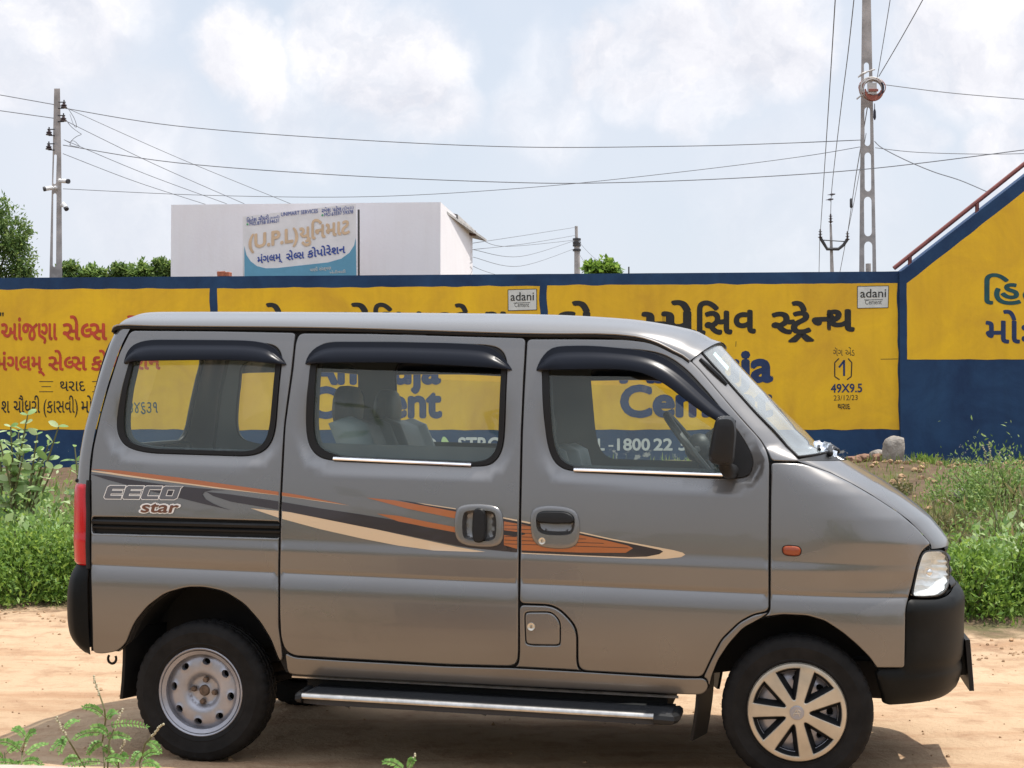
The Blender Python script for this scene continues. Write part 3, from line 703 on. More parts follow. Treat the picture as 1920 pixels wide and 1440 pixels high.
v2 = visor('rain_visor', [(573, 681), (578, 667), (588, 655), (600, 647), (620, 640.5), (740, 641), (850, 643), (900, 646), (920, 651), (935, 661), (950, 677), (960, 692)], [(573, 683), (600, 682), (640, 681), (750, 681), (873, 687.5), (930, 691), (960, 694)], slide)
v3 = visor('rain_visor', [(1006, 692), (1012, 677), (1020, 665), (1030, 655), (1045, 648.5), (1107, 647.5), (1160, 652), (1207, 657), (1235, 665), (1262, 680), (1290, 703), (1320, 734), (1350, 763), (1380, 789)],
           [(1006, 695), (1050, 694.5), (1100, 693.5), (1150, 693), (1190, 696), (1222, 706), (1250, 722), (1280, 745), (1310, 768), (1345, 791), (1378, 806)], fdoor)
# mirror and its black base plate
bp = strip('mirror_base', [(1381, 806), (1392, 822), (1408, 850), (1411, 870), (1406, 888), (1393, 895), (1356, 895), (1362, 888), (1372, 862)], .006, fdoor, M['black'], .02)
mi = MB(); out = chaikin([(1348, 780), (1371, 779), (1379, 788), (1381, 810), (1376, 866), (1369, 875), (1352, 873), (1331, 868), (1328, 853), (1338, 800), (1342, 786)], 5, 2)
cen = np.mean(out, 0); dirs = [(0.135, .86), (.145, .94), (.18, 1.0), (.235, .97), (.265, .86), (.272, .6)]
rings = []
for dep, sc in dirs:
    rings.append([Vector((*on_w(cen[0]+(x-cen[0])*sc, cen[1]+(y-cen[1])*sc, .67+dep), 0)) for x, y in out])
n = len(out); vs = [b2l(p.x, .67+d[0], p.y) for rg, d in zip(rings, dirs) for p in rg]
mi.add(vs, [(i*n+j, (i+1)*n+j, (i+1)*n+(j+1) % n, i*n+(j+1) % n) for i in range(len(dirs)-1) for j in range(n)]+[tuple(range(n)), tuple((len(dirs)-1)*n+j for j in range(n))])
a, b = on_w(1372, 884, .70), on_w(1362, 872, .87)
mi.tube([b2l(a[0], .66, a[1]), b2l(a[0]-.01, .76, a[1]), b2l(b[0]-.005, .86, b[1]-.005), b2l(b[0]-.005, .88, b[1]+.03)], [.030, .027, .026, .02], 10)
mirr = mi.build('wing_mirror', M['black'], fdoor, angle=50)

# slide rail in the quarter panel
rl = MB(); so_ = np.array(ccw(trace(SLOT, 3))); vs, T = cdt([so_.tolist()], so_, (), .04); rl.add(surf(vs, -.022), T.tolist())
for y0, o in ((.30, -.006), (.62, -.010)):
    q = [cast(172+(524-172)*t, 969+9*t+(31)*y0) for t in np.linspace(0, 1, 10)]; rl.tube([b2l(u, float(wf(u, v_)[0])+o, v_) for u, w, v_ in q], .010 if y0 < .5 else .007, 6)
rail = rl.build('slide_rail', M['rubber'], quarter)

# ------------------------------------------------------------------ handles, indicator
def dish(name, bez, rec, grip, parent, lock=None):
    mb = MB(); o = ccw(trace(bez, 12, 8)); i_ = ccw(trace(rec, 9, 8)); vs, T = cdt([o, inset(o, .0025), inset(o, .006), inset(o, .012), i_, inset(i_, -.004)], o, [i_], .008); d = np.minimum(segdist(vs, o)/.012, 1)
    mb.add([b2l(float(p[0]), float(w)+.002+.007*math.sqrt(max(0, 1-(1-q)**2)), float(p[1])) for p, w, q in zip(vs, wf(vs[:, 0], vs[:, 1]), d)], T.tolist())
    vs, T = cdt([i_, inset(i_, .012)], i_, (), .012); d = np.minimum(segdist(vs, i_)/.022, 1); mb.add([b2l(float(p[0]), float(w)+.008-.026*math.sqrt(max(0, 1-(1-q)**2)), float(p[1])) for p, w, q in zip(vs, wf(vs[:, 0], vs[:, 1]), d)], T.tolist())
    g = ccw(trace(grip, 6, 6)); vs, T = cdt([g, inset(g, .006)], g, (), .012); d = np.minimum(segdist(vs, g)/.010, 1)
    mb.add([b2l(float(p[0]), float(w)+.010+.012*math.sqrt(max(0, 1-(1-q)**2)), float(p[1])) for p, w, q in zip(vs, wf(vs[:, 0], vs[:, 1]), d)], T.tolist(), 1); a = np.array(g); n = len(g)
    mb.add(surf(a, .010)+surf(a, -.02), [(k, (k+1) % n, (k+1) % n+n, k+n) for k in range(n)], 1)
    if lock:
        c = cast(*lock); mb.lathe([(.0001, -.012), (.006, -.012), (.0065, -.010), (.013, -.012), (.0145, -.008), (.0145, .005)], 20, c=b2l(*c), mi=2); mb.box(-.0013, .0013, -.0135, -.0118, -.005, .005, 1, Matrix.Translation(b2l(*c)))
    return mb.build(name, [M['paint'], M['black'], M['lockm']], parent, angle=45)
h1 = dish('door_handle', [(855, 955), (868, 946), (900, 944), (932, 949), (943, 962), (945, 990), (943, 1015), (930, 1026), (895, 1026), (866, 1021), (854, 1008), (852, 980)], [(868, 962), (880, 956), (920, 957), (931, 963), (932, 1000), (926, 1014), (900, 1015), (873, 1012), (867, 1000)], [(889, 955), (900, 951), (911, 956), (912, 985), (911, 1012), (902, 1018), (889, 1016), (886, 1000), (887, 970)], slide)
h2 = dish('door_handle', [(994, 965), (1003, 951), (1030, 947), (1068, 951), (1084, 962), (1088, 985), (1086, 1015), (1075, 1027), (1050, 1030), (1012, 1026), (998, 1012), (995, 990)], [(1007, 963), (1018, 957), (1062, 958), (1077, 966), (1079, 985), (1074, 1000), (1060, 1004), (1022, 1003), (1008, 995), (1005, 980)], [(1007, 963), (1018, 957), (1062, 958), (1077, 966), (1079, 981), (1040, 982), (1005, 979)], fdoor, (1017, 1014))
ind = MB(); o = ccw(trace([(1467, 1027), (1473, 1023), (1495, 1024), (1502, 1029), (1501, 1039), (1495, 1042), (1475, 1041), (1468, 1037)], 4, 5)); vs, T = cdt([o, inset(o, .004)], o, (), .01); d = np.minimum(segdist(vs, o)/.010, 1)
ind.add([b2l(float(p[0]), float(w)+.002+.010*math.sqrt(max(0, 1-(1-q)**2)), float(p[1])) for p, w, q in zip(vs, wf(vs[:, 0], vs[:, 1]), d)], T.tolist())
o2 = inset(o, -.003); vs, T = cdt([o2, o], o2, [o], .02); ind.add(surf(vs, .002), T.tolist(), 1)
ind.build('side_indicator', [M['amber'], M['rubber']], fender)

# ------------------------------------------------------------------ stripes and lettering on the flank
def clipx(poly, x, keep_left):
    out = []; n = len(poly)
    for i in range(n):
        a, b = poly[i], poly[(i+1) % n]; ia, ib = (a[0] <= x) == keep_left, (b[0] <= x) == keep_left
        if ia: out.append(a)
        if ia != ib: t = (x-a[0])/(b[0]-a[0]); out.append((x, a[1]+(b[1]-a[1])*t))
    return out
PARENTS = [(None, 522.5, quarter), (529, 970, slide), (978, None, fdoor)]
STR = {}
def decal(px, m, lev, holes=(), only=None, cut=1.5):
    for x0, x1, par in PARENTS:
        if only and par is not only: continue
        p = list(px)
        if x0: p = clipx(p, x0, False)
        if x1 and len(p) > 2: p = clipx(p, x1, True)
        if len(p) < 3 or abs(area(p)) < 3: continue
        o = ccw(dedupe(uv(resample(p, 10)), 3e-4))
        if len(o) < 3: continue
        hs = [ccw(dedupe(uv(resample(h, 4)), 2e-4)) for h in holes]
        near = [r_ for r_ in (rec1, rec2) if segdist(np.array(r_), o).min() < .02 or inside(np.array(r_), o).any()]; vs, T = cdt([o]+hs+near, o, hs, .02, ROWS()); mb = STR.setdefault((par.name, par), MB())
        keep = np.ones(len(T), bool); cen_ = vs[T].mean(1)
        for rc_ in (rec1, rec2): keep &= ~inside(cen_, rc_)
        T = T[keep]
        if not len(T): continue
        mats_ = ['cream', 'orange', 'plum', 'white', 'letter', 'brown']; mb.add(surf(vs, .0014+.0005*lev), T.tolist(), mats_.index(m))
sm = lambda p: chaikin(p, 8, 2)
decal([(172, 884), (233, 893), (333, 906), (400, 915), (523, 929), (545, 932), (600, 940), (655, 948), (600, 938), (523, 926), (400, 911), (267, 892), (172, 882)], 'cream', 0)
decal([(170, 879), (225, 882), (267, 887), (333, 895), (400, 904.5), (523, 922), (560, 928), (600, 936), (655, 947.5), (600, 939), (523, 928.5), (400, 912.5), (267, 894.5), (215, 887)], 'orange', 1)
decal([(168, 888.5), (200, 892), (233, 897.5), (280, 904.5), (333, 911.5), (400, 917.5), (424, 919.5), (398, 919), (384, 922), (380, 927), (386, 936), (400, 944), (416, 951), (434, 956.5), (383, 945), (333, 932.5), (267, 917), (200, 899)], 'plum', 2)
decal([(470, 953), (523, 958), (560, 962), (640, 978), (740, 1000), (813, 1016), (860, 1026), (910, 1034.5), (890, 1035), (813, 1032), (747, 1023), (680, 1010), (600, 992), (530, 973)], 'cream', 0)
decal([(387, 922), (433, 927), (523, 940), (600, 953), (680, 965), (740, 975), (800, 989), (852, 998), (900, 1003), (945, 1008), (975, 1012), (1100, 1030), (1180, 1043.5), (1100, 1041), (970, 1035.5), (900, 1029), (880, 1027), (857, 1023), (740, 999), (680, 987.5), (523, 956), (433, 940.5), (400, 930)], 'plum', 1)
decal([(890, 962), (945, 970), (993, 979), (1088, 997), (1147, 1010), (1263, 1031.5), (1280, 1036), (1285, 1040), (1277, 1044.5), (1247, 1048), (1180, 1047), (977, 1038), (975, 1034), (1180, 1042), (1235, 1036), (1088, 1000), (945, 973)], 'cream', 0)
decal([(940, 971.5), (993, 982), (1088, 999.5), (1147, 1012.5), (1210, 1025), (1238, 1031), (1243.5, 1034), (1236, 1039), (1213, 1043.5), (1180, 1044.5), (1100, 1041.5), (975, 1036), (940, 1033)], 'plum', 1)
decal([(945, 977.5), (1000, 987), (1088, 1003), (1140, 1014), (1178, 1023), (1187, 1028), (1173, 1036.5), (1090, 1036), (980, 1032), (945, 1022), (945, 1003), (965, 1006), (985, 1002), (984, 999), (945, 994)], 'orange', 2)
for k in range(6):
    y = 984+k*7; x1 = 1000+k*33 if k < 5 else 1178; decal([(946, y), (x1, y+(x1-946)*.033), (x1, y+1+(x1-946)*.033), (946, y+1)], 'plum', 3)
decal([(743, 936.5), (800, 945.5), (855, 954), (855, 959), (800, 950)], 'plum', 1)
decal([(780, 942), (855, 953.2), (855, 955), (800, 946.5)], 'cream', 2)
decal([(687, 933), (740, 938), (800, 949), (856, 959.5), (856, 972.5), (763, 953.5)], 'orange', 2)
decal([(707, 963), (747, 967), (800, 978), (856, 988.5), (856, 998.5), (800, 988), (747, 977.5)], 'orange', 2)
# EECO lettering: slanted block letters with a white outline
def slant(x0, pts, wd=35, y0=935, h=24.5, k=.36): return [(x0+p[0]*wd+(p[1])*h*k, y0-p[1]*h+(x0+p[0]*wd-195)*.012) for p in pts]
Ee = [(.12, 0), (.95, 0), (.93, .24), (.32, .24), (.32, .40), (.90, .40), (.88, .62), (.32, .62), (.32, .76), (.95, .76), (.95, 1), (.12, 1), (.02, .88), (.02, .12)]
Cc = [(.12, 0), (.95, 0), (.93, .24), (.34, .24), (.32, .3), (.32, .7), (.34, .76), (.95, .76), (.95, 1), (.12, 1), (.02, .88), (.02, .12)]
Oo = [(.12, 0), (.84, 0), (.97, .12), (.97, .88), (1.06, 1), (.12, 1), (.02, .88), (.02, .12)]; Oh = [(.32, .26), (.68, .26), (.68, .74), (.32, .74)]
def off_px(p, d): q = ccw(p); return inset(q, -d)
for i, g in enumerate([Ee, Ee, Cc, Oo]):
    x0 = 194+i*34.5; p = slant(x0, g); hs = [slant(x0, Oh)] if i == 3 else []
    decal(off_px(p, 1.3), 'white', 3, [inset(ccw(h), 1.2) for h in hs], quarter); decal(p, 'letter', 4, hs, quarter)
# ------------------------------------------------------------------ body shell behind the gaps, trim, underbody
SHELL = [(166, 1222)]+REAR_ARCH[1:]+[(545, 1262), (640, 1270), (1280, 1300), (1322, 1298)]+ARCHF+[(1690, 1250), (1690, 1110), (1704, 1060), (1690, 985), (1600, 922), (1500, 876), (1443, 864), (1373, 768), (1290, 680), (1200, 640), (1120, 631), (973, 630), (640, 620), (234, 616), (197, 722), (167, 840), (160, 1000)]
def liner(name, outline, off, holes, m, rows=False):
    o = ccw(dedupe(uv(resample(outline, 14)), 1e-4)); hs = [ccw(h) for h in holes]; vs, T = cdt([o]+hs, o, hs, .08, ()); mb = MB(); mb.add(surf(vs, off), T.tolist()); x = mb.build(name, m, van); mirror(x); return x
liner('inner_body', SHELL, -.024, [inset(qg, .004), inset(mg, .004), inset(fg, .004)], M['gap'])
TR = [(300, 1060), (560, 1150), (1330, 1200), (1440, 1140), (1480, 1000), (1440, 868), (1373, 772), (1285, 682), (1195, 645), (1120, 636), (973, 635), (640, 624), (248, 620), (208, 722), (178, 840), (173, 1000)]
def sill_up(p, d): lo = min(v for u, v in p); return dedupe([(u, max(v, lo+d)) for u, v in p], 1e-4)
liner('interior_trim', TR, -.055, [inset(qg, .006), sill_up(inset(mg, .006), .052), sill_up(inset(fg, .006), .012)], M['trim'])
hd = MB(); hd.add([b2l(u, w, 1.735+.02*(1-abs(w)/.56)) for u in (-.43, 0, .5, 1, 1.5, 1.78) for w in (-.57, -.3, 0, .3, .57)], [(i*5+j, i*5+j+1, (i+1)*5+j+1, (i+1)*5+j) for i in range(5) for j in range(4)]); hd.build('headliner', M['trim'], van)
def bx(mb, u0, u1, w0, w1, v0, v1, mi=0, tilt=0, bev=0):
    """body-space box, optionally leaning about its lower rear edge"""
    vs = []
    for u in (u0, u1):
        for w in (w0, w1):
            for v in (v0, v1):
                q = u-math.sin(tilt)*(v-v0); vs.append(b2l(q, w, v0+(v-v0)*math.cos(tilt)))
    mb.add(vs, [(0, 1, 3, 2), (4, 6, 7, 5), (0, 4, 5, 1), (2, 3, 7, 6), (0, 2, 6, 4), (1, 5, 7, 3)], mi)
def soft(o, wdt=.02, seg=3):
    m = o.modifiers.new('bevel', 'BEVEL'); m.width = wdt; m.segments = seg; m.limit_method = 'ANGLE'; m.angle_limit = R(40); return o
ub = MB(); bx(ub, -.42, 2.72, -.38, .38, .43, .50); bx(ub, .42, 1.86, -.62, .62, .27, .46); bx(ub, 2.5, 2.85, -.45, .45, .36, .5); bx(ub, .9, 1.5, -.45, .1, .30, .42); bx(ub, -.4, .5, .30, .36, .36, .45); bx(ub, -.4, .5, -.36, -.30, .36, .45)
ub.tube([(0, -.60, .28), (0, .60, .28)], .042, 10); ub.ball((0, .05, .28), .11, 0, 12, 8); ub.tube([(-.45, -.33, .36), (0, -.34, .24), (.5, -.33, .36)], .022, 6); ub.tube([(-.45, .33, .36), (0, .34, .24), (.5, .33, .36)], .022, 6)
ub.tube([(2.35, -.6, .28), (2.35, .6, .28)], .03, 8); ub.tube([(.2, .2, .33), (-.5, .25, .35)], .03, 8)
ub.build('underbody', M['liner'], van)
def well(px, u0, name):
    a = [(u, v) for u, v in uv(resample(chaikin(px, 5, 2, False), 10, False)) if v > .40]; mb = MB(); n = len(a)
    def row(w, sh): return [b2l(u0+(u-u0)*sh, (float(wf(u, v)[0])-.003 if w is None else w), .30+(v-.30)*sh) for u, v in a]
    mb.add(row(None, 1.)+row(.655, 1.015), [(i, i+1, i+1+n, i+n) for i in range(n-1)], 0)
    mb.add(row(.655, 1.015)+row(.40, 1.04), [(i, i+1, i+1+n, i+n) for i in range(n-1)], 1)
    mb.add(row(.40, 1.04), [tuple(range(n))], 1); o = mb.build(name, [M['paint'], M['liner']], van, fix=False); mirror(o)
well(REAR_ARCH[1:-1], 0, 'wheel_well'); well(ARCHF, 2.35, 'wheel_well')
def flapp(u, w0, w1, z0, z1, lean, skew=.07, name='mud_flap'):
    mb = MB(); vs = []
    for k in range(5):
        t = k/4; z = z1+(z0-z1)*t
        for w, du in ((w0+.015*t, skew), (w1-.02*t, 0)): vs += [(u+du-lean*t*t-.006, -w, z), (u+du-lean*t*t+.006, -w, z)]
    fs = []
    for k in range(4):
        b = k*4; c = b+4; fs += [(b, b+2, c+2, c), (b+1, c+1, c+3, b+3), (b, c, c+1, b+1), (b+2, b+3, c+3, c+2)]
    fs += [(0, 1, 3, 2), (16, 18, 19, 17)]; mb.add(vs, fs); o = mb.build(name, M['rubber'], van); mirror(o)
flapp(-.330, .44, .695, .235, .52, .02); flapp(1.985, .50, .70, .15, .42, .03, .045)
hk = MB(); hk.tube([(-.425+.018*math.cos(t), -.60, .385+.020*math.sin(t)) for t in np.linspace(2.4, 6.9, 12)], .0055, 6); hk.build('tow_hook', M['liner'], van)

# running board
def board_line(px, w): return on_w(px[0], px[1], w)
a, b = board_line((566, 1303), .845), board_line((1258, 1343.5), .845)
rb = MB(); n = 24
def edge(t): return a[0]+(b[0]-a[0])*t, a[1]+(b[1]-a[1])*t
for i in range(n+1):
    u, v = edge(i/n); e = min(1, min(i, n-i)/1.2); wo = .66+(.84-.66)*(.9+.1*e)
    rb.v += [tuple(b2l(u, .60, v+.004)), tuple(b2l(u, wo, v+.004)), tuple(b2l(u, wo, v-.035)), tuple(b2l(u, .60, v-.035))]
for i in range(n):
    for j in range(4): rb.f.append((i*4+j, i*4+(j+1) % 4, (i+1)*4+(j+1) % 4, (i+1)*4+j)); rb.m.append(0)
rb.add([rb.v[0], rb.v[1], rb.v[2], rb.v[3]], [(0, 1, 2, 3)]); rb.add(rb.v[n*4:n*4+4], [(0, 1, 2, 3)])
for k in range(7):
    w = .69+k*.022; q = [edge(t) for t in (.01, .5, .985)]; rb.tube([b2l(u, w, v+.004) for u, v in q], .004, 4)
for t in (.12, .5, .9):
    u, v = edge(t); rb.tube([b2l(u, .80, v-.03), b2l(u, .60, v-.02), b2l(u, .5, .42)], .018, 6)
step = rb.build('running_board', M['steptop'], van, smooth=False)
al = MB(); q = [edge(t) for t in np.linspace(.0, .955, 16)]; al.tube([b2l(u, .842, v-.004) for u, v in q], .0115, 10, flat=.9); al.build('step_edge', M['stepalu'], step)
cp_ = MB(); q = [edge(t) for t in (.955, .975, 1.0)]; cp_.tube([b2l(u, .842, v-.012) for u, v in q]+[b2l(q[-1][0]+.012, .80, q[-1][1]-.012), b2l(q[-1][0]+.014, .66, q[-1][1]-.010)], .020, 8); cp_.build('step_end_cap', M['black'], step); cp_ = MB(); q = [edge(t) for t in (0, -.008)]
cp_.tube([b2l(u, .842, v-.012) for u, v in q]+[b2l(q[-1][0]-.012, .80, q[-1][1]-.012), b2l(q[-1][0]-.014, .66, q[-1][1]-.010)], .018, 8); cp_.build('step_end_cap', M['black'], step)
tm = MB(); a2, b2 = on_w(548, 1268, .69), on_w(1272, 1307, .69); tm.tube([b2l(a2[0], .69, a2[1]), b2l(b2[0], .69, b2[1])], .006, 6); tm.build('step_trim', M['stepalu'], step)

# ------------------------------------------------------------------ wheels
TYR = .2815
def tyre_mesh():
    prof = [(.168, .058), (.176, .066), (.190, .072), (.194, .0735), (.197, .0725), (.215, .0765), (.235, .0775), (.239, .0785), (.243, .0770), (.258, .0735), (.268, .0685), (.275, .061), (.2795, .052), (.2808, .044), (.2810, .036), (.275, .0345), (.275, .0275), (.2815, .026), (.2817, .008), (.276, .0065)]
    prof += [(r, -a) for r, a in prof[::-1]]; n = 168; vs = []; mb = MB()
    for q, (r, a) in enumerate(prof):
        for j in range(n):
            t = 2*math.pi*j/n; rr_ = r
            if .262 < r and abs(a) > .034: rr_ -= .0038 if j % 4 == (0 if a > 0 else 2) and abs(a) < .07 else 0
            elif r > .280 and j % 4 == 1: rr_ -= .003
            x, z = rr_*math.cos(t), rr_*math.sin(t)
            z = max(z, -.2775); vs.append((x, -a*(1+.05*(z < -.25)), z))
    k = len(prof); mb.add(vs, [(i*n+j, i*n+(j+1) % n, ((i+1) % k)*n+(j+1) % n, ((i+1) % k)*n+j) for i in range(k) for j in range(n)])
    return mb
def polar(hole_list, r0, r1, depth, m=0, grid=.012):
    o = [(r1*math.cos(2*math.pi*i/72), r1*math.sin(2*math.pi*i/72)) for i in range(72)]; hs = [ccw(h) for h in hole_list]
    if r0: hs = hs+[[(r0*math.cos(2*math.pi*i/40), r0*math.sin(2*math.pi*i/40)) for i in range(40)]]
    rings_ = [[(r1*q*math.cos(2*math.pi*i/72), r1*q*math.sin(2*math.pi*i/72)) for i in range(72)] for q in (.978, .945)]
    vs, T = cdt([o]+hs+rings_+[inset(h, -.003) for h in hs[:len(hole_list)]], o, hs, grid); return vs, T, hs
def rim_mesh():
    mb = MB()
    mb.lathe([(.176, .060), (.1775, .066), (.174, .069), (.170, .067), (.166, .060), (.164, .048), (.160, .036), (.152, .029)], 64, mi=0)
    mb.v = [(x, -y, z) for x, y, z in mb.v]
    rs = [0, .024, .026, .052, .060, .066, .080, .098, .118, .135, .147, .154]; ds = [.020, .020, .016, .014, .018, .034, .043, .044, .042, .038, .030, .028]
    dep = lambda r: np.interp(r, rs, ds)
    hs = []
    for k in range(8):
        t = R(90+45*k); c, s = math.cos(t), math.sin(t); hs.append([((.121+.0135*math.cos(q))*c-.0170*math.sin(q)*s, (.121+.0135*math.cos(q))*s+.0170*math.sin(q)*c) for q in np.linspace(0, 2*math.pi, 16, endpoint=False)])
    vs, T, hh = polar(hs, 0, .154, dep, grid=.008); d = np.min([segdist(vs, h) for h in hs], 0)
    mb.add([(p[0], -float(dep(math.hypot(*p)))-.004*max(0, 1-q/.010), p[1]) for p, q in zip(vs, d)], T.tolist())
    for h in hs:
        n = len(h); cx, cy = np.mean(h, 0); mb.add([(p[0], -float(dep(math.hypot(*p)))-.004, p[1]) for p in h]+[(cx+(p[0]-cx)*.85, -float(dep(math.hypot(*p)))+.022, cy+(p[1]-cy)*.85) for p in h], [(i, (i+1) % n, (i+1) % n+n, i+n) for i in range(n)])
    mb.lathe([(.160, .030), (.150, -.03), (.150, -.055), (.165, -.064)], 48, mi=0)
    mb2 = MB(); 
    for k in range(4):
        t = R(45*2*k); mb2.lathe([(.0001, -.034), (.009, -.034), (.0115, -.031), (.0125, -.012)], 6, c=(.044*math.cos(t), 0, .044*math.sin(t)))
    mb2.lathe([(.0001, -.026), (.018, -.026), (.022, -.022), (.024, -.012)], 28)
    mb.add(mb2.v, mb2.f, 1)
    mb3 = MB(); mb3.lathe([(.0001, .0), (.145, .0)], 40); mb.add(mb3.v, mb3.f, 2)
    return mb
def hubcap_mesh():
    mb = MB(); dep = lambda r: np.interp(r, [0, .05, .11, .160, .172, .180, .184], [.092, .091, .088, .084, .0845, .082, .070]); hs = []
    for k in range(7):
        t = R(-1+51.43*k); c, s = math.cos(t), math.sin(t)
        loc = [(.046, -.004), (.09, -.021), (.130, -.036), (.158, -.046)]+[(.163*math.cos(q), .163*math.sin(q)) for q in np.linspace(-.27, .27, 7)]+[(.158, .046), (.130, .036), (.09, .021), (.046, .004)]
        hs.append([(x*c-y*s, x*s+y*c) for x, y in chaikin(loc, .006, 2)])
    vs, T, hh = polar(hs, 0, .184, dep, grid=.010); d = np.min([segdist(vs, h) for h in hs], 0)
    mb.add([(p[0], -float(dep(math.hypot(*p)))+.003*max(0, 1-q/.003), p[1]) for p, q in zip(vs, d)], T.tolist())
    for h in hs:
        n = len(h); h2 = inset(ccw(h), .0165); h = ccw(h)
        mb.add([(p[0], -float(dep(math.hypot(*p)))+.003, p[1]) for p in h]+[(p[0], -.046, p[1]) for p in h2], [(i, (i+1) % n, (i+1) % n+n, i+n) for i in range(n)], 1)
    mb.lathe([(.0001, -.095), (.020, -.095), (.0235, -.0955), (.026, -.0945), (.0275, -.090)], 32, mi=2)
    # emblem: a slanted letter-like mark in raised strokes
    for A, B in (((-.014, -.011), (-.002, .013)), ((-.002, .013), (.011, -.012)), ((-.013, -.003), (.013, -.001)), ((.004, .012), (.014, .006))):
        mb.tube([(A[0], -.0958, A[1]), (B[0], -.0958, B[1])], .0019, 6, mi=0)
    mb.lathe([(.184, -.070), (.180, -.052)], 72); return mb
tyre0 = tyre_mesh(); rim0 = rim_mesh()
def wheel(x, y, z, cap, flip):
    e = empty('wheel', (x, y, z), math.pi if flip else 0); e.parent = van
    return e
w1 = wheel(0, -.635, .2775, 0, 0); ty = tyre0.build('tyre', M['tyre'], w1, angle=30); rm = rim0.build('rim', [M['steel'], M['dull'], M['liner']], w1, angle=40)
w1.rotation_euler = (0, R(8), 0)
def wheel_copy(x, y, z, flip, spin=0):
    e = empty('wheel', (x, y, z)); e.parent = van; e.rotation_euler = (0, spin, math.pi if flip else 0)
    for o in (ty, rm):
        c = o.copy(); C.objects.link(c); c.parent = e
    return e
w2 = wheel_copy(2.35, -.635, .2775, False); cap = hubcap_mesh().build('hubcap', [M['gold'], M['black'], M['steel']], w2, angle=40)
wheel_copy(0, .635, .2775, True); w4 = wheel_copy(2.35, .635, .2775, True); c = cap.copy(); C.objects.link(c); c.parent = w4

# ------------------------------------------------------------------ interior
def seat_back(name, u, w0, w1, v0, h, tilt, thick, parent):
    mb = MB(); nx, nv = 18, 12; vs = []
    for face in (1, 0):
        for i in range(nx+1):
            x = i/nx; ww = w0+(w1-w0)*x
            for j in range(nv+1):
                t = j/nv; ex = min(x, 1-x)*(w1-w0); ev_ = min(t*h, (1-t)*h)
                rnd = .05*(1-min(1, ex/.05))**2+.05*(1-min(1, ev_/.05))**2; bol = .028*math.exp(-((ex-.09)/.05)**2)*(t > .05)
                seam = -.010*math.exp(-((ex-.15)/.010)**2)-.010*math.exp(-((t-.30)/.02)**2)*(ex > .15)-.008*math.exp(-((t-.78)/.02)**2)*(ex > .15)
                dep = (thick-rnd+bol+seam) if face else 0
                lv = v0+(t*h)*math.cos(tilt)+dep*math.sin(tilt); lu = u-(t*h)*math.sin(tilt)+dep*math.cos(tilt); vs.append(b2l(lu, ww, lv))
    m = (nx+1)*(nv+1); fs = []
    for i in range(nx):
        for j in range(nv):
            a = i*(nv+1)+j; fs += [(a, a+nv+1, a+nv+2, a+1), (m+a, m+a+1, m+a+nv+2, m+a+nv+1)]
    for j in range(nv):
        fs += [(j, j+1, m+j+1, m+j)]; a = nx*(nv+1)+j; fs += [(a, m+a, m+a+1, a+1)]
    for i in range(nx):
        a = i*(nv+1)+nv; fs += [(a, a+nv+1, m+a+nv+1, m+a)]; a = i*(nv+1); fs += [(a, m+a, m+a+nv+1, a+nv+1)]
    mi = []
    mb.add(vs, fs); o = mb.build(name, M['seat'], parent, angle=60); return o
def headrest(u, w, v, parent, wd=.25, ht=.19, tk=.10):
    mb = MB(); vs = []; n = 14; m = 10
    for i in range(m+1):
        ph = math.pi*i/m
        for j in range(n):
            t = 2*math.pi*j/n; sx = np.sign(math.cos(t))*abs(math.cos(t))**.6; sy = np.sign(math.sin(t))*abs(math.sin(t))**.6; r = math.sin(ph)**.5; vs.append(b2l(u+sx*r*tk/2, w+sy*r*wd/2, v+math.cos(ph)*ht/2))
    mb.add(vs, [(i*n+j, (i+1)*n+j, (i+1)*n+(j+1) % n, i*n+(j+1) % n) for i in range(m) for j in range(n)])
    mb.tube([b2l(u+.01, w-.06, v-.05), b2l(u+.02, w-.06, v-.17)], .008, 6); mb.tube([b2l(u+.01, w+.06, v-.05), b2l(u+.02, w+.06, v-.17)], .008, 6)
    mb.build('headrest', M['seatdk'], parent)
hu, hv = on_w(640, 765, .33)
bench = empty('rear_seat'); bench.parent = van
bh = .62; tl_ = R(24); bu = hu+.02+math.sin(tl_)*(bh+.02); bv = hv-.065-bh*math.cos(tl_)
for w0, w1 in ((.06, .60), (-.60, .05)): seat_back('seat_back', bu, w0, w1, bv, bh, tl_, .10, bench)
for w in (.33, -.31): headrest(hu+.03, w, hv, bench)
mb = MB(); bx(mb, bu-.05, bu+.50, -.60, .60, bv-.20, bv-.02); soft(mb.build('seat_cushion', M['seat'], bench), .04)
for w0, w1 in ((.10, .58), (-.58, -.10)):
    fs_ = empty('front_seat'); fs_.parent = van; u = 1.38
    seat_back('seat_back', u, w0, w1, .80, .50, R(14), .09, fs_); headrest(u-.17, (w0+w1)/2, 1.37, fs_, .22, .13, .08)
    mb = MB(); bx(mb, u-.02, u+.48, w0, w1, .62, .80); soft(mb.build('seat_cushion', M['seat'], fs_), .04)
fl = MB(); bx(fl, .45, 1.85, -.60, .60, .50, .54); bx(fl, -.42, .45, -.38, .38, .50, .54); bx(fl, 1.85, 2.5, -.38, .38, .50, .54); fl.build('floor', M['trimdk'], van, smooth=False)
ds = MB(); pr = [(2.30, .80), (2.02, .80), (1.98, .95), (2.00, 1.08), (2.06, 1.15), (2.20, 1.17), (2.34, 1.20), (2.36, .9)]
ds.prism(pr, lambda p: b2l(p[0], .60, p[1]), lambda p: b2l(p[0], -.60, p[1])); 
cu = [(2.06, 1.15), (1.99, 1.17), (2.02, 1.225), (2.12, 1.235), (2.2, 1.17)]; ds.prism(cu, lambda p: b2l(p[0], .52, p[1]), lambda p: b2l(p[0], .20, p[1]))
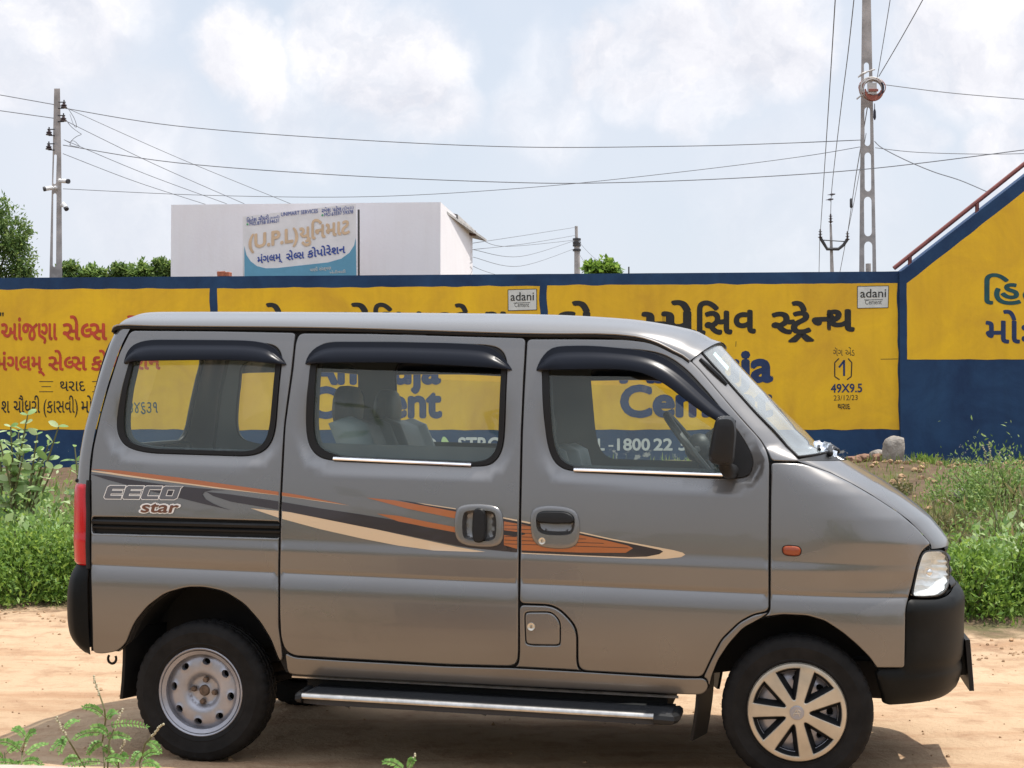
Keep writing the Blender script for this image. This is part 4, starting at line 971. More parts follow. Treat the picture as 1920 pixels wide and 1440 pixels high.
soft(ds.build('dashboard', M['trim'], van, smooth=False), .015)
sw = MB(); su, sv = on_w(1304, 846, .36); ax = Vector((math.cos(R(38)), 0, math.sin(R(38)))); 
e1 = Vector((0, 1, 0)); e2 = Vector((-math.sin(R(38)), 0, math.cos(R(38)))); c0 = Vector(b2l(su, .36, sv))
sw.tube([c0+e1*.185*math.cos(t)+e2*.185*math.sin(t) for t in np.linspace(0, 2*math.pi, 41)], .0155, 8, caps=False); sw.ball(c0+ax*.02, .06, 0, 12, 8)
for t in (0, math.pi, -math.pi/2): sw.tube([c0+ax*.02, c0+e1*.185*math.cos(t)+e2*.185*math.sin(t)], .014, 6)
sw.tube([c0+ax*.03, c0+ax*.28], .03, 8); sw.build('steering_wheel', M['seatdk'], van)
rvm = MB(); bx(rvm, 1.86, 1.885, -.11, .11, 1.60, 1.66); rvm.tube([b2l(1.88, 0, 1.63), b2l(1.95, 0, 1.70)], .008, 6); soft(rvm.build('rear_view_mirror', M['black'], van, smooth=False), .01)
sk = MB(); q = [f_wind(-.006)(a, b) for a, b in ((.10, .93), (.16, .945), (.16, .80), (.10, .78))]; sk.add(q, [(0, 1, 2, 3)]); sk.build('windscreen_patch', mat('pale_cyan_patch', (.55, .75, .74), .5), wind, fix=False)  # small pale patch inside the upper corner of the screen
# wipers with crumpled shiny film over the arms, at the screen base
wp = MB()
for s0, (a0, b0, a1, b1) in enumerate(((.22, .0, .46, .05), (.46, .0, .72, .06))):
    p0, p1 = Vector(f_wind(.035)(a0, b0)), Vector(f_wind(.03)(a1, b1)); wp.tube([p0, p0.lerp(p1, .5)+Vector((.01, 0, .012)), p1], [.012, .008, .006], 6, 0); q0, q1 = Vector(f_wind(.012)(a0+.02, .03)), Vector(f_wind(.012)(a1+.03, .08)); wp.tube([q0, q1], .007, 6, 0); wp.ball(p0, .013, 0, 8, 6)
wip = wp.build('wiper', M['black'], wind)
fm = MB()
for px, py, w, r in ((1549, 860, .33, .036), (1545, 850, .28, .04), (1556, 866, .35, .034), (1538, 845, .24, .036)):
    u, v = on_w(px, py, w); fm.ball(b2l(u, w, v), r, 0, 9, 7, (1.15, 1.3, .85), .45)
fm.build('silver_film_wrap', M['film'], wind, smooth=False)
for o in [x for x in bpy.data.objects if x.name.split('.')[0] in ()]: pass
# far-side copies of the panels
def far(o, kids=()):
    m = mirror(o, van)
    for k in kids:
        c = k.copy(); C.objects.link(c); c.parent = m
far(quarter, [rail]); far(slide, [mgl, s2, v2, ch2, h1]); far(fdoor, [fgl, s3, v3, ch3, h2, bp, mirr]); far(sillp); far(fender); far(lip); far(pillar); far(qwin, [s1, v1]); far(fpan)
# ------------------------------------------------------------------ lettering
def text_mesh(s):
    c = bpy.data.curves.new('t', 'FONT'); c.body = s; c.size = 1; c.resolution_u = 4; o = bpy.data.objects.new('t', c); C.objects.link(o)
    bpy.context.view_layer.update(); dg = bpy.context.evaluated_depsgraph_get(); me = bpy.data.meshes.new_from_object(o.evaluated_get(dg)); bpy.data.objects.remove(o); bpy.data.curves.remove(c); return me
def glyphs(tokens, gap=.07):
    """tokens: strings in visual order, or (string, keep) keeping only the left share of a letter (half forms), or '^' for the two
    strokes under the letter before it -> 2D vertices, faces"""
    V_, F_ = [], []; x = 0; last = (0, 0)
    for tk in tokens:
        if tk == ' ': x += .28; continue
        if tk == '^':
            a, b = last; m = (a+b)/2; w = .075
            for sx in (-1, 1):
                k = len(V_); e = m+sx*.20; V_ += [(m-w*.5*1.2, -.02), (m+w*.5*1.2, -.02), (e+w, -.24), (e-w, -.24)] if sx > 0 else [(m-w*.6, -.02), (m+w*.6, -.02), (e+w, -.24), (e-w, -.24)]; F_.append((k, k+1, k+2, k+3))
            continue
        s, keep = tk if isinstance(tk, tuple) else (tk, None); me = text_mesh(s); bm = bmesh.new(); bm.from_mesh(me); bpy.data.meshes.remove(me)
        xs = [v.co.x for v in bm.verts]; x0, x1 = min(xs), max(xs)
        if keep:
            xc = x0+(x1-x0)*keep; bmesh.ops.bisect_plane(bm, geom=bm.verts[:]+bm.edges[:]+bm.faces[:], plane_co=(xc, 0, 0), plane_no=(1, 0, 0), clear_outer=True); x1 = xc
        bm.verts.index_update(); k = len(V_); V_ += [(v.co.x-x0+x, v.co.y) for v in bm.verts]; F_ += [tuple(v.index+k for v in f.verts) for f in bm.faces]; bm.free()
        last = (x, x+x1-x0); x += x1-x0+(gap if not keep else -.03)
    return V_, F_
GUJ_H = max(v.co.y for v in text_mesh('ગ').vertices); LAT_H = max(v.co.y for v in text_mesh('H').vertices)
def lettering(name, tokens, p0, p1, h, fn, m, parent, bold=0, lat=False, shear=0, step=.0004, gap=.07, base=.0):
    """sets the tokens along the baseline p0-p1 (photo pixels), letter height h px; fn(px, py, lift) gives the 3-D point on the surface"""
    if isinstance(tokens, str): tokens = [tokens]
    V_, F_ = glyphs(tokens, gap); xs = [p[0] for p in V_]; x0, x1 = min(xs), max(xs); H = LAT_H if lat else GUJ_H; mb = MB()
    sh = [(0, 0)]+([(bold*math.cos(t), bold*math.sin(t)) for t in np.linspace(0, 2*math.pi, 8, endpoint=False)] if bold else [])
    for k, (dx, dy) in enumerate(sh):
        vs = []
        for x, y in V_:
            t = (x+dx-x0)/(x1-x0); q = (y+dy)/H*h; vs.append(fn(p0[0]+(p1[0]-p0[0])*t+q*shear, p0[1]+(p1[1]-p0[1])*t-q, base+k*step))
        mb.add(vs, F_)
    return mb.build(name, m, parent, smooth=False, fix=False)
# "star" under the block letters on the van
def on_van(px, py, lift): c = cast(px, py); return b2l(c[0], float(wf(c[0], c[2])[0])+.002+lift, c[2])
lettering('star_lettering', 'star', (264, 960), (333, 961), 21, on_van, M['white'], quarter, .085, True, .3, .0001, base=.0012)
lettering('star_lettering', 'star', (265, 960), (332, 961), 20, on_van, M['brown'], quarter, .022, True, .3, .0001, base=.003)
mats_ = ['cream', 'orange', 'plum', 'white', 'letter', 'brown']
for (nm, par), mb in STR.items(): mb.build('side_stripe', [M[k] for k in mats_], par, fix=False)

# ------------------------------------------------------------------ painted walls
WP, WN = Vector((0, 22.0, 0)), Vector((.06, 1, 0)).normalized()          # wall face plane (normal points away from the camera)
def on_wall(px, py, lift=0):
    d = ray(px, py); t = (WP-CAM).dot(WN)/d.dot(WN); return CAM+d*t-WN*lift
def wallmat(name, col, col2, rough=.75, peel=None, scale=1.3, streak=.24):
    m = bpy.data.materials.new(name); m.use_nodes = True; nt = m.node_tree; n = nt.nodes; l = nt.links; p = n['Principled BSDF']; p.inputs['Roughness'].default_value = rough; p.inputs['Specular IOR Level'].default_value = .3
    co = n.new('ShaderNodeTexCoord'); a = n.new('ShaderNodeTexNoise'); a.inputs['Scale'].default_value = scale; a.inputs['Detail'].default_value = 8; a.inputs['Roughness'].default_value = .65; a.inputs['Distortion'].default_value = .6; l.new(co.outputs['Object'], a.inputs['Vector'])
    mx = n.new('ShaderNodeMix'); mx.data_type = 'RGBA'; mx.inputs[6].default_value = (*col, 1); mx.inputs[7].default_value = (*col2, 1)
    mr = n.new('ShaderNodeMapRange'); mr.inputs[1].default_value = .35; mr.inputs[2].default_value = .68; l.new(a.outputs['Fac'], mr.inputs[0]); l.new(mr.outputs[0], mx.inputs[0]); out = mx.outputs[2]
    # faint vertical streaks
    mp = n.new('ShaderNodeMapping'); mp.inputs['Scale'].default_value = (9, 9, .7); l.new(co.outputs['Object'], mp.inputs[0]); b = n.new('ShaderNodeTexNoise'); b.inputs['Scale'].default_value = 1; b.inputs['Detail'].default_value = 6; l.new(mp.outputs[0], b.inputs['Vector'])
    m2 = n.new('ShaderNodeMix'); m2.data_type = 'RGBA'; m2.blend_type = 'MULTIPLY'; m2.inputs[0].default_value = streak; cr = n.new('ShaderNodeValToRGB'); cr.color_ramp.elements[0].position = .32; cr.color_ramp.elements[0].color = (.80, .76, .70, 1); cr.color_ramp.elements[1].position = .55; cr.color_ramp.elements[1].color = (1, 1, 1, 1)
    l.new(b.outputs['Fac'], cr.inputs[0]); l.new(out, m2.inputs[6]); l.new(cr.outputs[0], m2.inputs[7]); out = m2.outputs[2]
    if peel:                                                              # flaking plaster low on the wall
        z0, z1, pc = peel; sp = n.new('ShaderNodeSeparateXYZ'); l.new(co.outputs['Object'], sp.inputs[0]); g = n.new('ShaderNodeMapRange'); g.inputs[1].default_value = z0; g.inputs[2].default_value = z1; g.inputs[3].default_value = .17; g.inputs[4].default_value = -.05; l.new(sp.outputs[2], g.inputs[0])
        c = n.new('ShaderNodeTexNoise'); c.inputs['Scale'].default_value = 5; c.inputs['Detail'].default_value = 9; c.inputs['Roughness'].default_value = .7; l.new(co.outputs['Object'], c.inputs['Vector']); s = n.new('ShaderNodeMath'); s.operation = 'ADD'; l.new(c.outputs['Fac'], s.inputs[0]); l.new(g.outputs[0], s.inputs[1])
        q = n.new('ShaderNodeMapRange'); q.inputs[1].default_value = .70; q.inputs[2].default_value = .73; l.new(s.outputs[0], q.inputs[0]); m3 = n.new('ShaderNodeMix'); m3.data_type = 'RGBA'; m3.inputs[7].default_value = (*pc, 1); l.new(q.outputs[0], m3.inputs[0]); l.new(out, m3.inputs[6]); out = m3.outputs[2]
    l.new(out, p.inputs['Base Color']); bp_ = n.new('ShaderNodeBump'); bp_.inputs['Strength'].default_value = .25; bp_.inputs['Distance'].default_value = .01; f = n.new('ShaderNodeTexNoise'); f.inputs['Scale'].default_value = 18; f.inputs['Detail'].default_value = 8; l.new(co.outputs['Object'], f.inputs['Vector']); l.new(f.outputs['Fac'], bp_.inputs['Height']); l.new(bp_.outputs[0], p.inputs['Normal'])
    return m
M['blue'] = wallmat('blue_wall_paint', (.012, .036, .095), (.022, .066, .150), peel=(.85, 1.30, (.42, .40, .36)))
M['yellow'] = wallmat('yellow_wall_paint', (.88, .53, .022), (.68, .38, .030), scale=.9)
M['wallraw'] = mat('bare_cement', (.34, .31, .28), .9, noise_=(6, .3), bump=(30, .5, .01))
M['pred'] = mat('red_sign_paint', (.52, .060, .022), .7, noise_=(9, .25)); M['pblack'] = mat('black_sign_paint', (.016, .016, .015), .7, noise_=(9, .3))
M['pblue'] = mat('blue_sign_paint', (.012, .034, .11), .7, noise_=(7, .3)); M['pteal'] = mat('teal_sign_paint', (.010, .075, .085), .7, noise_=(7, .3)); M['pwhite'] = mat('white_sign_paint', (.62, .62, .58), .7, noise_=(9, .1)); M['pgreen'] = mat('pale_green_sign_paint', (.55, .72, .30), .7)
def wall_body(pts_top, zb, thick, name, m):
    """upright slab: top line through photo pixels on the wall plane, down to height zb"""
    P = [on_wall(*p) for p in pts_top]; mb = MB(); n = len(P); b = WN*thick; vs = []
    for p in P: vs += [p, Vector((p.x, p.y, zb)), p+b, Vector((p.x, p.y, zb))+b]
    fs = [(0, 1, 3, 2)]
    for i in range(n-1):
        a, c = i*4, i*4+4; fs += [(a, c, c+1, a+1), (a+2, a+3, c+3, c+2), (a, a+2, c+2, c), (a+1, c+1, c+3, a+3)]
    a = (n-1)*4; fs.append((a, a+2, a+3, a+1)); mb.add(vs, fs); return mb.build(name, m, None, smooth=False)
wob = lambda k: noise.noise(Vector((k*.021, 3.1, 0)))*1.2
top = [(x, 521-.0072*x+wob(x)*.4) for x in range(-700, 1681, 40)]+[(1686, 508.5)]
bwall = wall_body(top, -.3, .23, 'boundary_wall', M['blue'])
tag(bwall, 'long low boundary wall painted blue with yellow advertisement panels behind the minivan', 'wall')
# grey cement top of the wall
def sheet(name, poly, m, parent, lift, wave=0, sub=12):
    q = resample(poly, sub)
    if wave: q = [(x+noise.noise(Vector((x*.03, y*.03, 5)))*wave, y+noise.noise(Vector((x*.03, y*.03, 9)))*wave) for x, y in q]
    mb = MB(); f = [on_wall(x, y, lift) for x, y in q]; b = [on_wall(x, y, .0) for x, y in q]; n = len(q)
    v, T = cdt([q], ccw(q), (), 0); mb.add([on_wall(float(x), float(y), lift) for x, y in v], T.tolist()); mb.add(f+b, [(i, (i+1) % n, (i+1) % n+n, i+n) for i in range(n)]); return mb.build(name, m, parent, smooth=False)
PA = sheet('yellow_panel', [(-640, 545), (393, 540.5), (394, 805), (-640, 806)], M['yellow'], bwall, .004, 2.4)
PB = sheet('yellow_panel', [(407, 541), (1012, 536), (1015, 806), (409, 806)], M['yellow'], bwall, .004, 2.4)
PC = sheet('yellow_panel', [(1026, 535), (1682, 531), (1686, 805), (1029, 806)], M['yellow'], bwall, .004, 2.4)
LIFT = .006
wl = lambda px, py, lift: on_wall(px, py, LIFT+lift)
LT = lambda *a, **k: lettering('lettering', *a, **k)
# left panel: red and black Gujarati lines
LT(['આંજણા'], (3, 637), (107, 637), 30, wl, M['pred'], PA, .026); LT(['સે', ('લ', .66), 'સ'], (119, 637), (200, 637), 30, wl, M['pred'], PA, .026); LT(['કોર્પો'.replace('ર્', '')], (213, 637), (330, 637), 30, wl, M['pred'], PA, .026)
LT(['મંગલમ્'], (-6, 694), (84, 694), 25, wl, M['pred'], PA, .026); LT(['સે', ('લ', .66), 'સ'], (92, 694), (162, 694), 25, wl, M['pred'], PA, .026); LT(['કોપોરેશન'], (172, 694), (300, 692), 25, wl, M['pred'], PA, .026)
LT(['થરાદ'], (113, 733), (160, 733), 18, wl, M['pblack'], PA, .004); LT(['શ'], (3, 774), (18, 774), 22, wl, M['pblack'], PA, .006); LT(['ચૌધરી'], (26, 774), (75, 774), 22, wl, M['pblack'], PA, .006); LT(['(કાસવી)'], (82, 774), (146, 774), 22, wl, M['pblack'], PA, .003); LT(['મો.'], (153, 774), (178, 774), 22, wl, M['pblack'], PA, .006); LT(['૮૭૫૮૦૩૪૬૩૧'], (184, 774), (296, 774), 20, wl, M['pteal'], PA, .006)
LT(['"'], (0, 605), (7, 605), 16, wl, M['pblack'], PA, .01)
def bars(name, lines, m, parent, r=.9):
    mb = MB()
    for (x0, y0), (x1, y1) in lines:
        d = math.hypot(x1-x0, y1-y0); nx, ny = -(y1-y0)/d*r, (x1-x0)/d*r; q = [(x0+nx, y0+ny), (x1+nx, y1+ny), (x1-nx, y1-ny), (x0-nx, y0-ny)]; mb.add([on_wall(x, y, LIFT) for x, y in q], [(0, 1, 2, 3)])
    return mb.build(name, m, parent, smooth=False, fix=False)
bars('ruled_line', [((74, 715.5), (100, 715.5)), ((78, 725), (96, 725)), ((74, 734.5), (100, 734.5)), ((173, 715.5), (199, 715.5)), ((177, 725), (195, 725)), ((173, 734.5), (199, 734.5))], M['pblack'], PA, .7)
# middle and right panels
def ad(par, x0, sc, y, dy):
    X = lambda x: x0+(x-1310)*sc
    LT(['કો'], (X(1040), y), (X(1112), y), 41*sc, wl, M['pblack'], par, .034); LT([('મ', .70), 'પે'], (X(1206), y), (X(1302), y+dy*.3), 41*sc, wl, M['pblack'], par, .034); LT(['િસ', 'વ'], (X(1309), y), (X(1415), y+dy*.6), 41*sc, wl, M['pblack'], par, .034, gap=.10)
    LT([('સ', .70), 'ટે', '^', ('ન', .72), 'થ'], (X(1449), y-1), (X(1600), y+dy-1), 39*sc, wl, M['pblack'], par, .034)
ad(PC, 1310, 1, 627, -6); ad(PB, 703, .86, 622, -2)
LT('Ambuja', (578, 719), (824, 717.5), 54, wl, M['pblue'], PB, .042, lat=True); LT('Cement', (582, 782), (826, 781), 54, wl, M['pblue'], PB, .042, lat=True)
LT('Ambuja', (1164, 716), (1446, 714), 57, wl, M['pblue'], PC, .042, lat=True); LT('Cement', (1166, 780), (1446, 779), 55, wl, M['pblue'], PC, .042, lat=True)
[LT(s_, (a_, 844), (b_, 844), 21, wl, M['pwhite'], bwall, .028, lat=True) for s_, a_, b_ in (('TOLL', 1066, 1133), ('1800', 1158, 1218), ('22', 1226, 1260), ('30', 1273, 1307), ('45', 1318, 1352))]; bars_ = ((1141, 836), (1150, 836)); LT('BUILD', (700, 845), (818, 845), 24, wl, M['pwhite'], bwall, .03, lat=True); LT('STRONG', (860, 845), (990, 845), 24, wl, M['pwhite'], bwall, .03, lat=True)
sheet('painted_leaf', chaikin([(826, 845), (828, 822), (833, 817), (842, 828), (846, 845)], 4), M['pgreen'], bwall, LIFT); sheet('painted_leaf', chaikin([(768, 845), (772, 826), (782, 820), (790, 826), (794, 845)], 4), M['pgreen'], bwall, LIFT)
for par, q, t1, t2, rl_ in ((PB, [(952.5, 543.5), (1006, 542), (1006.5, 581), (953, 582.5)], ((957.5, 564), (1001, 563)), ((965, 576), (992, 575.5)), ((963, 568.5), (994, 567.5))), (PC, [(1607.5, 537), (1666, 536), (1665, 577), (1607.5, 578)], ((1613, 558), (1661, 557)), ((1622, 571), (1653, 570.5)), ((1620, 562.5), (1655, 562)))):
    s_ = sheet('white_plaque', q, M['pwhite'], par, .008); w2_ = lambda px, py, lift: on_wall(px, py, .0095+lift)
    lettering('lettering', 'adani', *t1, 15.5, w2_, M['pblack'], s_, .004, True); lettering('lettering', 'Cement', *t2, 8.6, w2_, M['pblack'], s_, .0, True)
    mb = MB()
    for A, B in list(zip(q, q[1:]+q[:1]))+[rl_]:
        d = math.hypot(B[0]-A[0], B[1]-A[1]); nx, ny = -(B[1]-A[1])/d*.55, (B[0]-A[0])/d*.55; mb.add([on_wall(x, y, .0095) for x, y in ((A[0]+nx, A[1]+ny), (B[0]+nx, B[1]+ny), (B[0]-nx, B[1]-ny), (A[0]-nx, A[1]-ny))], [(0, 1, 2, 3)])
    mb.build('plaque_border', M['pblack'], s_, smooth=False, fix=False)
LT(['ગૅગ'], (1562, 667), (1580, 667), 11, wl, M['pblack'], PC, .0); LT(['એંડ'], (1585, 667), (1602, 667), 11, wl, M['pblack'], PC, .0)
bars('ruled_line', [((1573, 672), (1565, 680)), ((1565, 680), (1565, 706)), ((1565, 706), (1574, 712)), ((1590, 672), (1597, 680)), ((1597, 680), (1596, 706)), ((1596, 706), (1588, 712))], M['pblack'], PC, 1.1)
bars('ruled_line', [((1582.5, 675), (1582.5, 705)), ((1583, 676), (1573, 689))], M['pblue'], PC, 1.9)
LT('49X9.5', (1558, 736), (1616, 735), 15.5, wl, M['pblue'], PC, .02, lat=True); LT('23/12/23', (1563, 751), (1608, 750), 9.5, wl, M['pblack'], PC, .0, lat=True); LT(['થરાદ'], (1571, 767), (1594, 767), 9.5, wl, M['pblack'], PC, .015)
bars('ruled_line', [bars_], M['pwhite'], bwall, 1.6); bars('crack', [((1612, 536), (1614, 545)), ((1614, 545), (1617, 556))], M['pblack'], PC, 1.6); bars('crack', [((1651, 673.5), (1684, 673))], M['pblack'], PC, .5); bars('crack', [((1380, 640), (1379.5, 650))], M['pblack'], PC, .5)

# staircase wall on the right, a hand in front of the same line
WP0 = WP.copy(); WP = WP0-WN*.05
sl = lambda x: 509-(x-1690)*.776
stw = wall_body([(1686.5, 509), (1690, 509), (1760, sl(1760)), (1840, sl(1840)), (1920, sl(1920)), (2100, sl(2100))], -.3, .9, 'stair_wall', M['blue'])
tag(stw, 'tall blue wall with a sloping top and yellow panel beside the staircase', 'wall')
PD = sheet('yellow_panel', [(1700, 531), (1740, 500), (1800, 453.5), (1920, 359), (2040, 266), (2040, 673), (1920, 674), (1701, 674)], M['yellow'], stw, .004, 1.2)
LT(['િહ', 'તે'], (1847, 570), (1962, 570), 38, wl, M['pteal'], PD, .020); LT(['મોઃ'], (1849, 643), (1926, 643), 41, wl, M['pblue'], PD, .018)
M['rail'] = mat('red_oxide_paint', (.20, .055, .042), .55, noise_=(8, .25))
hr = MB(); rlp = lambda x: 500-(x-1680)*.80; WPs = WP.copy(); WP = WP+WN*.25
hr.tube([on_wall(x, rlp(x)) for x in (1676, 1700, 1760, 1830, 1920, 2100)], .032, 8)
for x in (1706, 1832, 1958): hr.tube([on_wall(x, rlp(x)), on_wall(x, rlp(x)+40)], .028, 6)
WP = WPs; tag(hr.build('handrail', M['rail'], None), 'red metal handrail rising along the top of the staircase wall', 'handrail')
WP = WP0

# bricks on the wall
M['brick'] = mat('red_brick', (.36, .11, .055), .85, noise_=(14, .35), bump=(60, .6, .01))
def brick(px, py, w, h, d, rz, label, Y=None, z=None):
    p = on_wall(px, py); mb = MB(); mb.box(-w/2, w/2, -d/2, d/2, 0, h); o = mb.build('brick', M['brick'], None, smooth=False); o.location = p+WN*.1+Vector((0, 0, 0)); o.rotation_euler = (0, 0, rz); soft(o, .008, 2); tag(o, label, 'brick', 'bricks lying on the boundary wall'); return o
b1 = brick(412, 517.5, .12, .075, .1, .1, 'broken red brick left on the wall top, left half of the pair'); b1.rotation_euler = (0, R(-4), .2); b2 = brick(424, 517.5, .085, .065, .1, -.3, 'smaller broken red brick on the wall top, right half of the pair')

# ------------------------------------------------------------------ shop building beyond the wall
M['plaster'] = wallmat('white_plaster', (.90, .87, .87), (.86, .81, .82), scale=.5, streak=.10); M['roofsheet'] = mat('cement_roof_sheet', (.42, .40, .38), .8, noise_=(5, .25))
Yb = 30.; A = at(321, 384, Yb+.5); B = at(826, 379, Yb); Cc_ = at(886, 432, Yb+3.5); zt = (A.z+B.z)/2
mb = MB(); back = Vector((Cc_.x-B.x, Cc_.y-B.y, 0)); D = Vector((A.x, A.y, 0))+back
poly = [Vector((A.x, A.y, 0)), Vector((B.x, B.y, 0)), Vector((Cc_.x, Cc_.y, 0)), D]; zz = [A.z, B.z, Cc_.z, Cc_.z]
mb.add([Vector((p.x, p.y, -.2)) for p in poly]+[Vector((p.x, p.y, z)) for p, z in zip(poly, zz)], [(0, 1, 5, 4), (1, 2, 6, 5), (2, 3, 7, 6), (3, 0, 4, 7), (4, 5, 6, 7)])
shop = mb.build('shop_building', M['plaster'], None, smooth=False); tag(shop, 'plain white flat-fronted shop building with a sloping eave on its right side', 'building')
rfm = MB(); e0 = at(831, 389, Yb+.35); e1 = at(900, 446, Yb+4.1); outv = Vector((.42, -.06, -.10))
for k in range(2):
    pass
q = [e0+Vector((-.25, 0, .06)), e1+Vector((-.25, 0, .06)), e1+outv*.35, e0+outv*.0+Vector((.0, 0, -.02))]
rfm.add(q+[p+Vector((0, 0, -.05)) for p in q], [(0, 1, 2, 3), (7, 6, 5, 4), (0, 4, 5, 1), (1, 5, 6, 2), (2, 6, 7, 3), (3, 7, 4, 0)])
f0 = at(858, 402, Yb+1.6); f1 = at(893, 434, Yb+3.8); rfm.add([f0, f1, f1+Vector((.02, 0, -.14)), f0+Vector((.02, 0, -.16)), f0+Vector((-.3, 0, .08)), f1+Vector((-.3, 0, .08))], [(0, 1, 2, 3), (0, 4, 5, 1)])
rfm.build('eave', M['roofsheet'], shop, smooth=False)
M['wood'] = mat('dark_wood', (.09, .04, .025), .8); br = MB(); p = at(851, 413, Yb+1.9); br.box(p.x-.1, p.x+.12, p.y-.1, p.y+.1, p.z-.05, p.z+.04); br.build('eave_bracket', M['wood'], shop, smooth=False); br = MB(); p = at(880, 437, Yb+3.2); br.box(p.x-.1, p.x+.14, p.y-.1, p.y+.1, p.z-.05, p.z+.04); br.build('eave_bracket', M['wood'], shop, smooth=False)
# sign board
Ys = 29.4; sgn = lambda px, py, lift=0: at(px, py, Ys-lift-.0006*(px-455))
M['snwhite'] = mat('faded_banner_white', (.82, .78, .76), .6, noise_=(3, .08)); M['snblue'] = mat('banner_sky_blue', (.13, .34, .47), .6, noise_=(3, .1)); M['sntan'] = mat('faded_banner_orange', (.72, .50, .31), .6, noise_=(4, .12)); M['snnavy'] = mat('banner_dark_blue', (.035, .075, .33), .6); M['frame'] = mat('thin_steel_frame', (.06, .055, .055), .6); M['sngreen'] = mat('banner_green', (.1, .4, .2), .6)
mb = MB(); q = [(455, 406), (667, 382), (671, 640), (458, 640)]; mb.prism(q, lambda p: sgn(*p), lambda p: sgn(p[0], p[1], -.05)); sign = mb.build('sign_board', M['snwhite'], None, smooth=False); tag(sign, 'white and blue shop sign board with Gujarati lettering on the front of the white building', 'sign')
def ss(name, poly, m, lift=.004):
    v, T = cdt([poly], ccw(poly), (), 0); mb = MB(); mb.add([sgn(float(x), float(y), lift) for x, y in v], T.tolist()); return mb.build(name, m, sign, smooth=False, fix=False)
ss('blue_field', [(458, 461)]+[(462, 478), (470, 490), (482, 499), (498, 503), (520, 502.5), (560, 498), (615, 492), (640, 485), (655, 474), (664, 460), (667, 446)]+[(670.5, 638), (458.5, 638)], M['snblue'])
SL_ = lambda *a, **k: lettering('lettering', *a[:4], lambda px, py, lift: sgn(px, py, .008+lift), a[4], sign, **k)
SL_(['િહતેશ', ' ', 'ચૌધરી'], (463, 417), (504, 411.5), 6.5, M['snnavy'], bold=.008); SL_(['(કાસવી)'], (506, 411), (524, 408.5), 4, M['snnavy']); SL_('UNIMART SERVICES', (527, 405.5), (596, 398.5), 7, M['snnavy'], lat=True, bold=.004); SL_(['રમેશ', ' ', 'પટેલ'], (603, 398.5), (640, 395), 6.5, M['snnavy'], bold=.008); SL_(['(દીપડા)'], (642, 395), (663, 391), 5, M['snnavy'])
SL_('MO.8758 034631', (468, 423), (523, 416.5), 6.3, M['snnavy'], lat=True, bold=.004); SL_('MO.63597 59378', (608, 405.5), (662, 400), 6.3, M['snnavy'], lat=True, bold=.004)
for x, y in ((464, 420.5), (604.5, 403.5)): ss('dot', [(x+2*math.cos(t), y+2*math.sin(t)) for t in np.linspace(0, 6.28, 10, endpoint=False)], M['sngreen'], .008)
SL_('(U.P.L)', (467, 466), (558, 452), 25, M['sntan'], lat=True, bold=.035); SL_(['યુ', 'િન', 'માટ'], (562, 452), (655, 437), 24, M['sntan'], bold=.03); SL_(['મંગલમ્'], (483, 494), (529, 487), 12, M['snnavy'], bold=.022); SL_(['સે', ('લ', .66), 'સ'], (537, 488), (570, 484), 12, M['snnavy'], bold=.022); SL_(['કોપોરેશન'], (577, 483), (647, 474), 12.5, M['snnavy'], bold=.022)
SL_(['પાણી', ' ', 'સંરક્ષણ'], (581, 509), (621, 505), 5, M['pwhite'], bold=.02); SL_(['ખેતીવાડી'], (618, 513.5), (648, 511), 4, M['pwhite'], bold=.02)
mb = MB(); mb.tube([sgn(672.5, 393, -.03), sgn(673, 640, -.03)], .022, 6); mb.build('sign_post', M['frame'], sign); mb = MB(); mb.tube([sgn(456.5, 425, -.03), sgn(457.5, 640, -.03)], .012, 6); mb.build('sign_post', M['frame'], sign)

# ------------------------------------------------------------------ poles, wires
M['conc'] = mat('weathered_concrete', (.37, .34, .32), .85, noise_=(3.5, .35), bump=(40, .4, .01)); M['insul'] = mat('brown_porcelain', (.045, .022, .020), .3, coat=.4); M['iron'] = mat('dark_iron', (.045, .043, .045), .6); M['wire'] = mat('grey_cable', (.15, .155, .17), .6)
def slot_pole(name, edges, slots, Y, thick, groove=()):
    """concrete pole: edges = (y, x left, x right) in the photo, slots = (x, y0, y1, width) openings right through it"""
    L_ = [(xl, y) for y, xl, xr in edges]; Rr = [(xr, y) for y, xl, xr in edges[::-1]]; o = ccw(resample(L_+Rr, 25)); hs = []
    for x0, y0, x1, y1, w in slots:
        r = w/2; p = [(x0+r*math.cos(t), y0+r+r*math.sin(t)*1.15) for t in np.linspace(math.pi, 2*math.pi, 9)]+[(x1+r*math.cos(t), y1-r+r*math.sin(t)*1.15) for t in np.linspace(0, math.pi, 9)]; hs.append(ccw(p))
    v, T = cdt([o]+hs, o, hs, 0); mb = MB()
    for s in (0, thick): mb.add([at(float(x), float(y), Y+s) for x, y in v], T.tolist())
    for lp in [o]+hs:
        n = len(lp); mb.add([at(x, y, Y) for x, y in lp]+[at(x, y, Y+thick) for x, y in lp], [(i, (i+1) % n, (i+1) % n+n, i+n) for i in range(n)])
    return mb.build(name, M['conc'], None, smooth=False)
lp_ = slot_pole('utility_pole', [(166, 101.5, 112.5), (300, 98.5, 115), (505, 93, 116.5), (900, 86, 122)], [(104, 290, 102.5, 345, 5), (103, 363, 102, 500, 6), (101, 530, 100, 680, 8)], 27, .13)
tag(lp_, 'short weathered concrete utility pole on the left carrying insulators and cameras', 'utility pole')
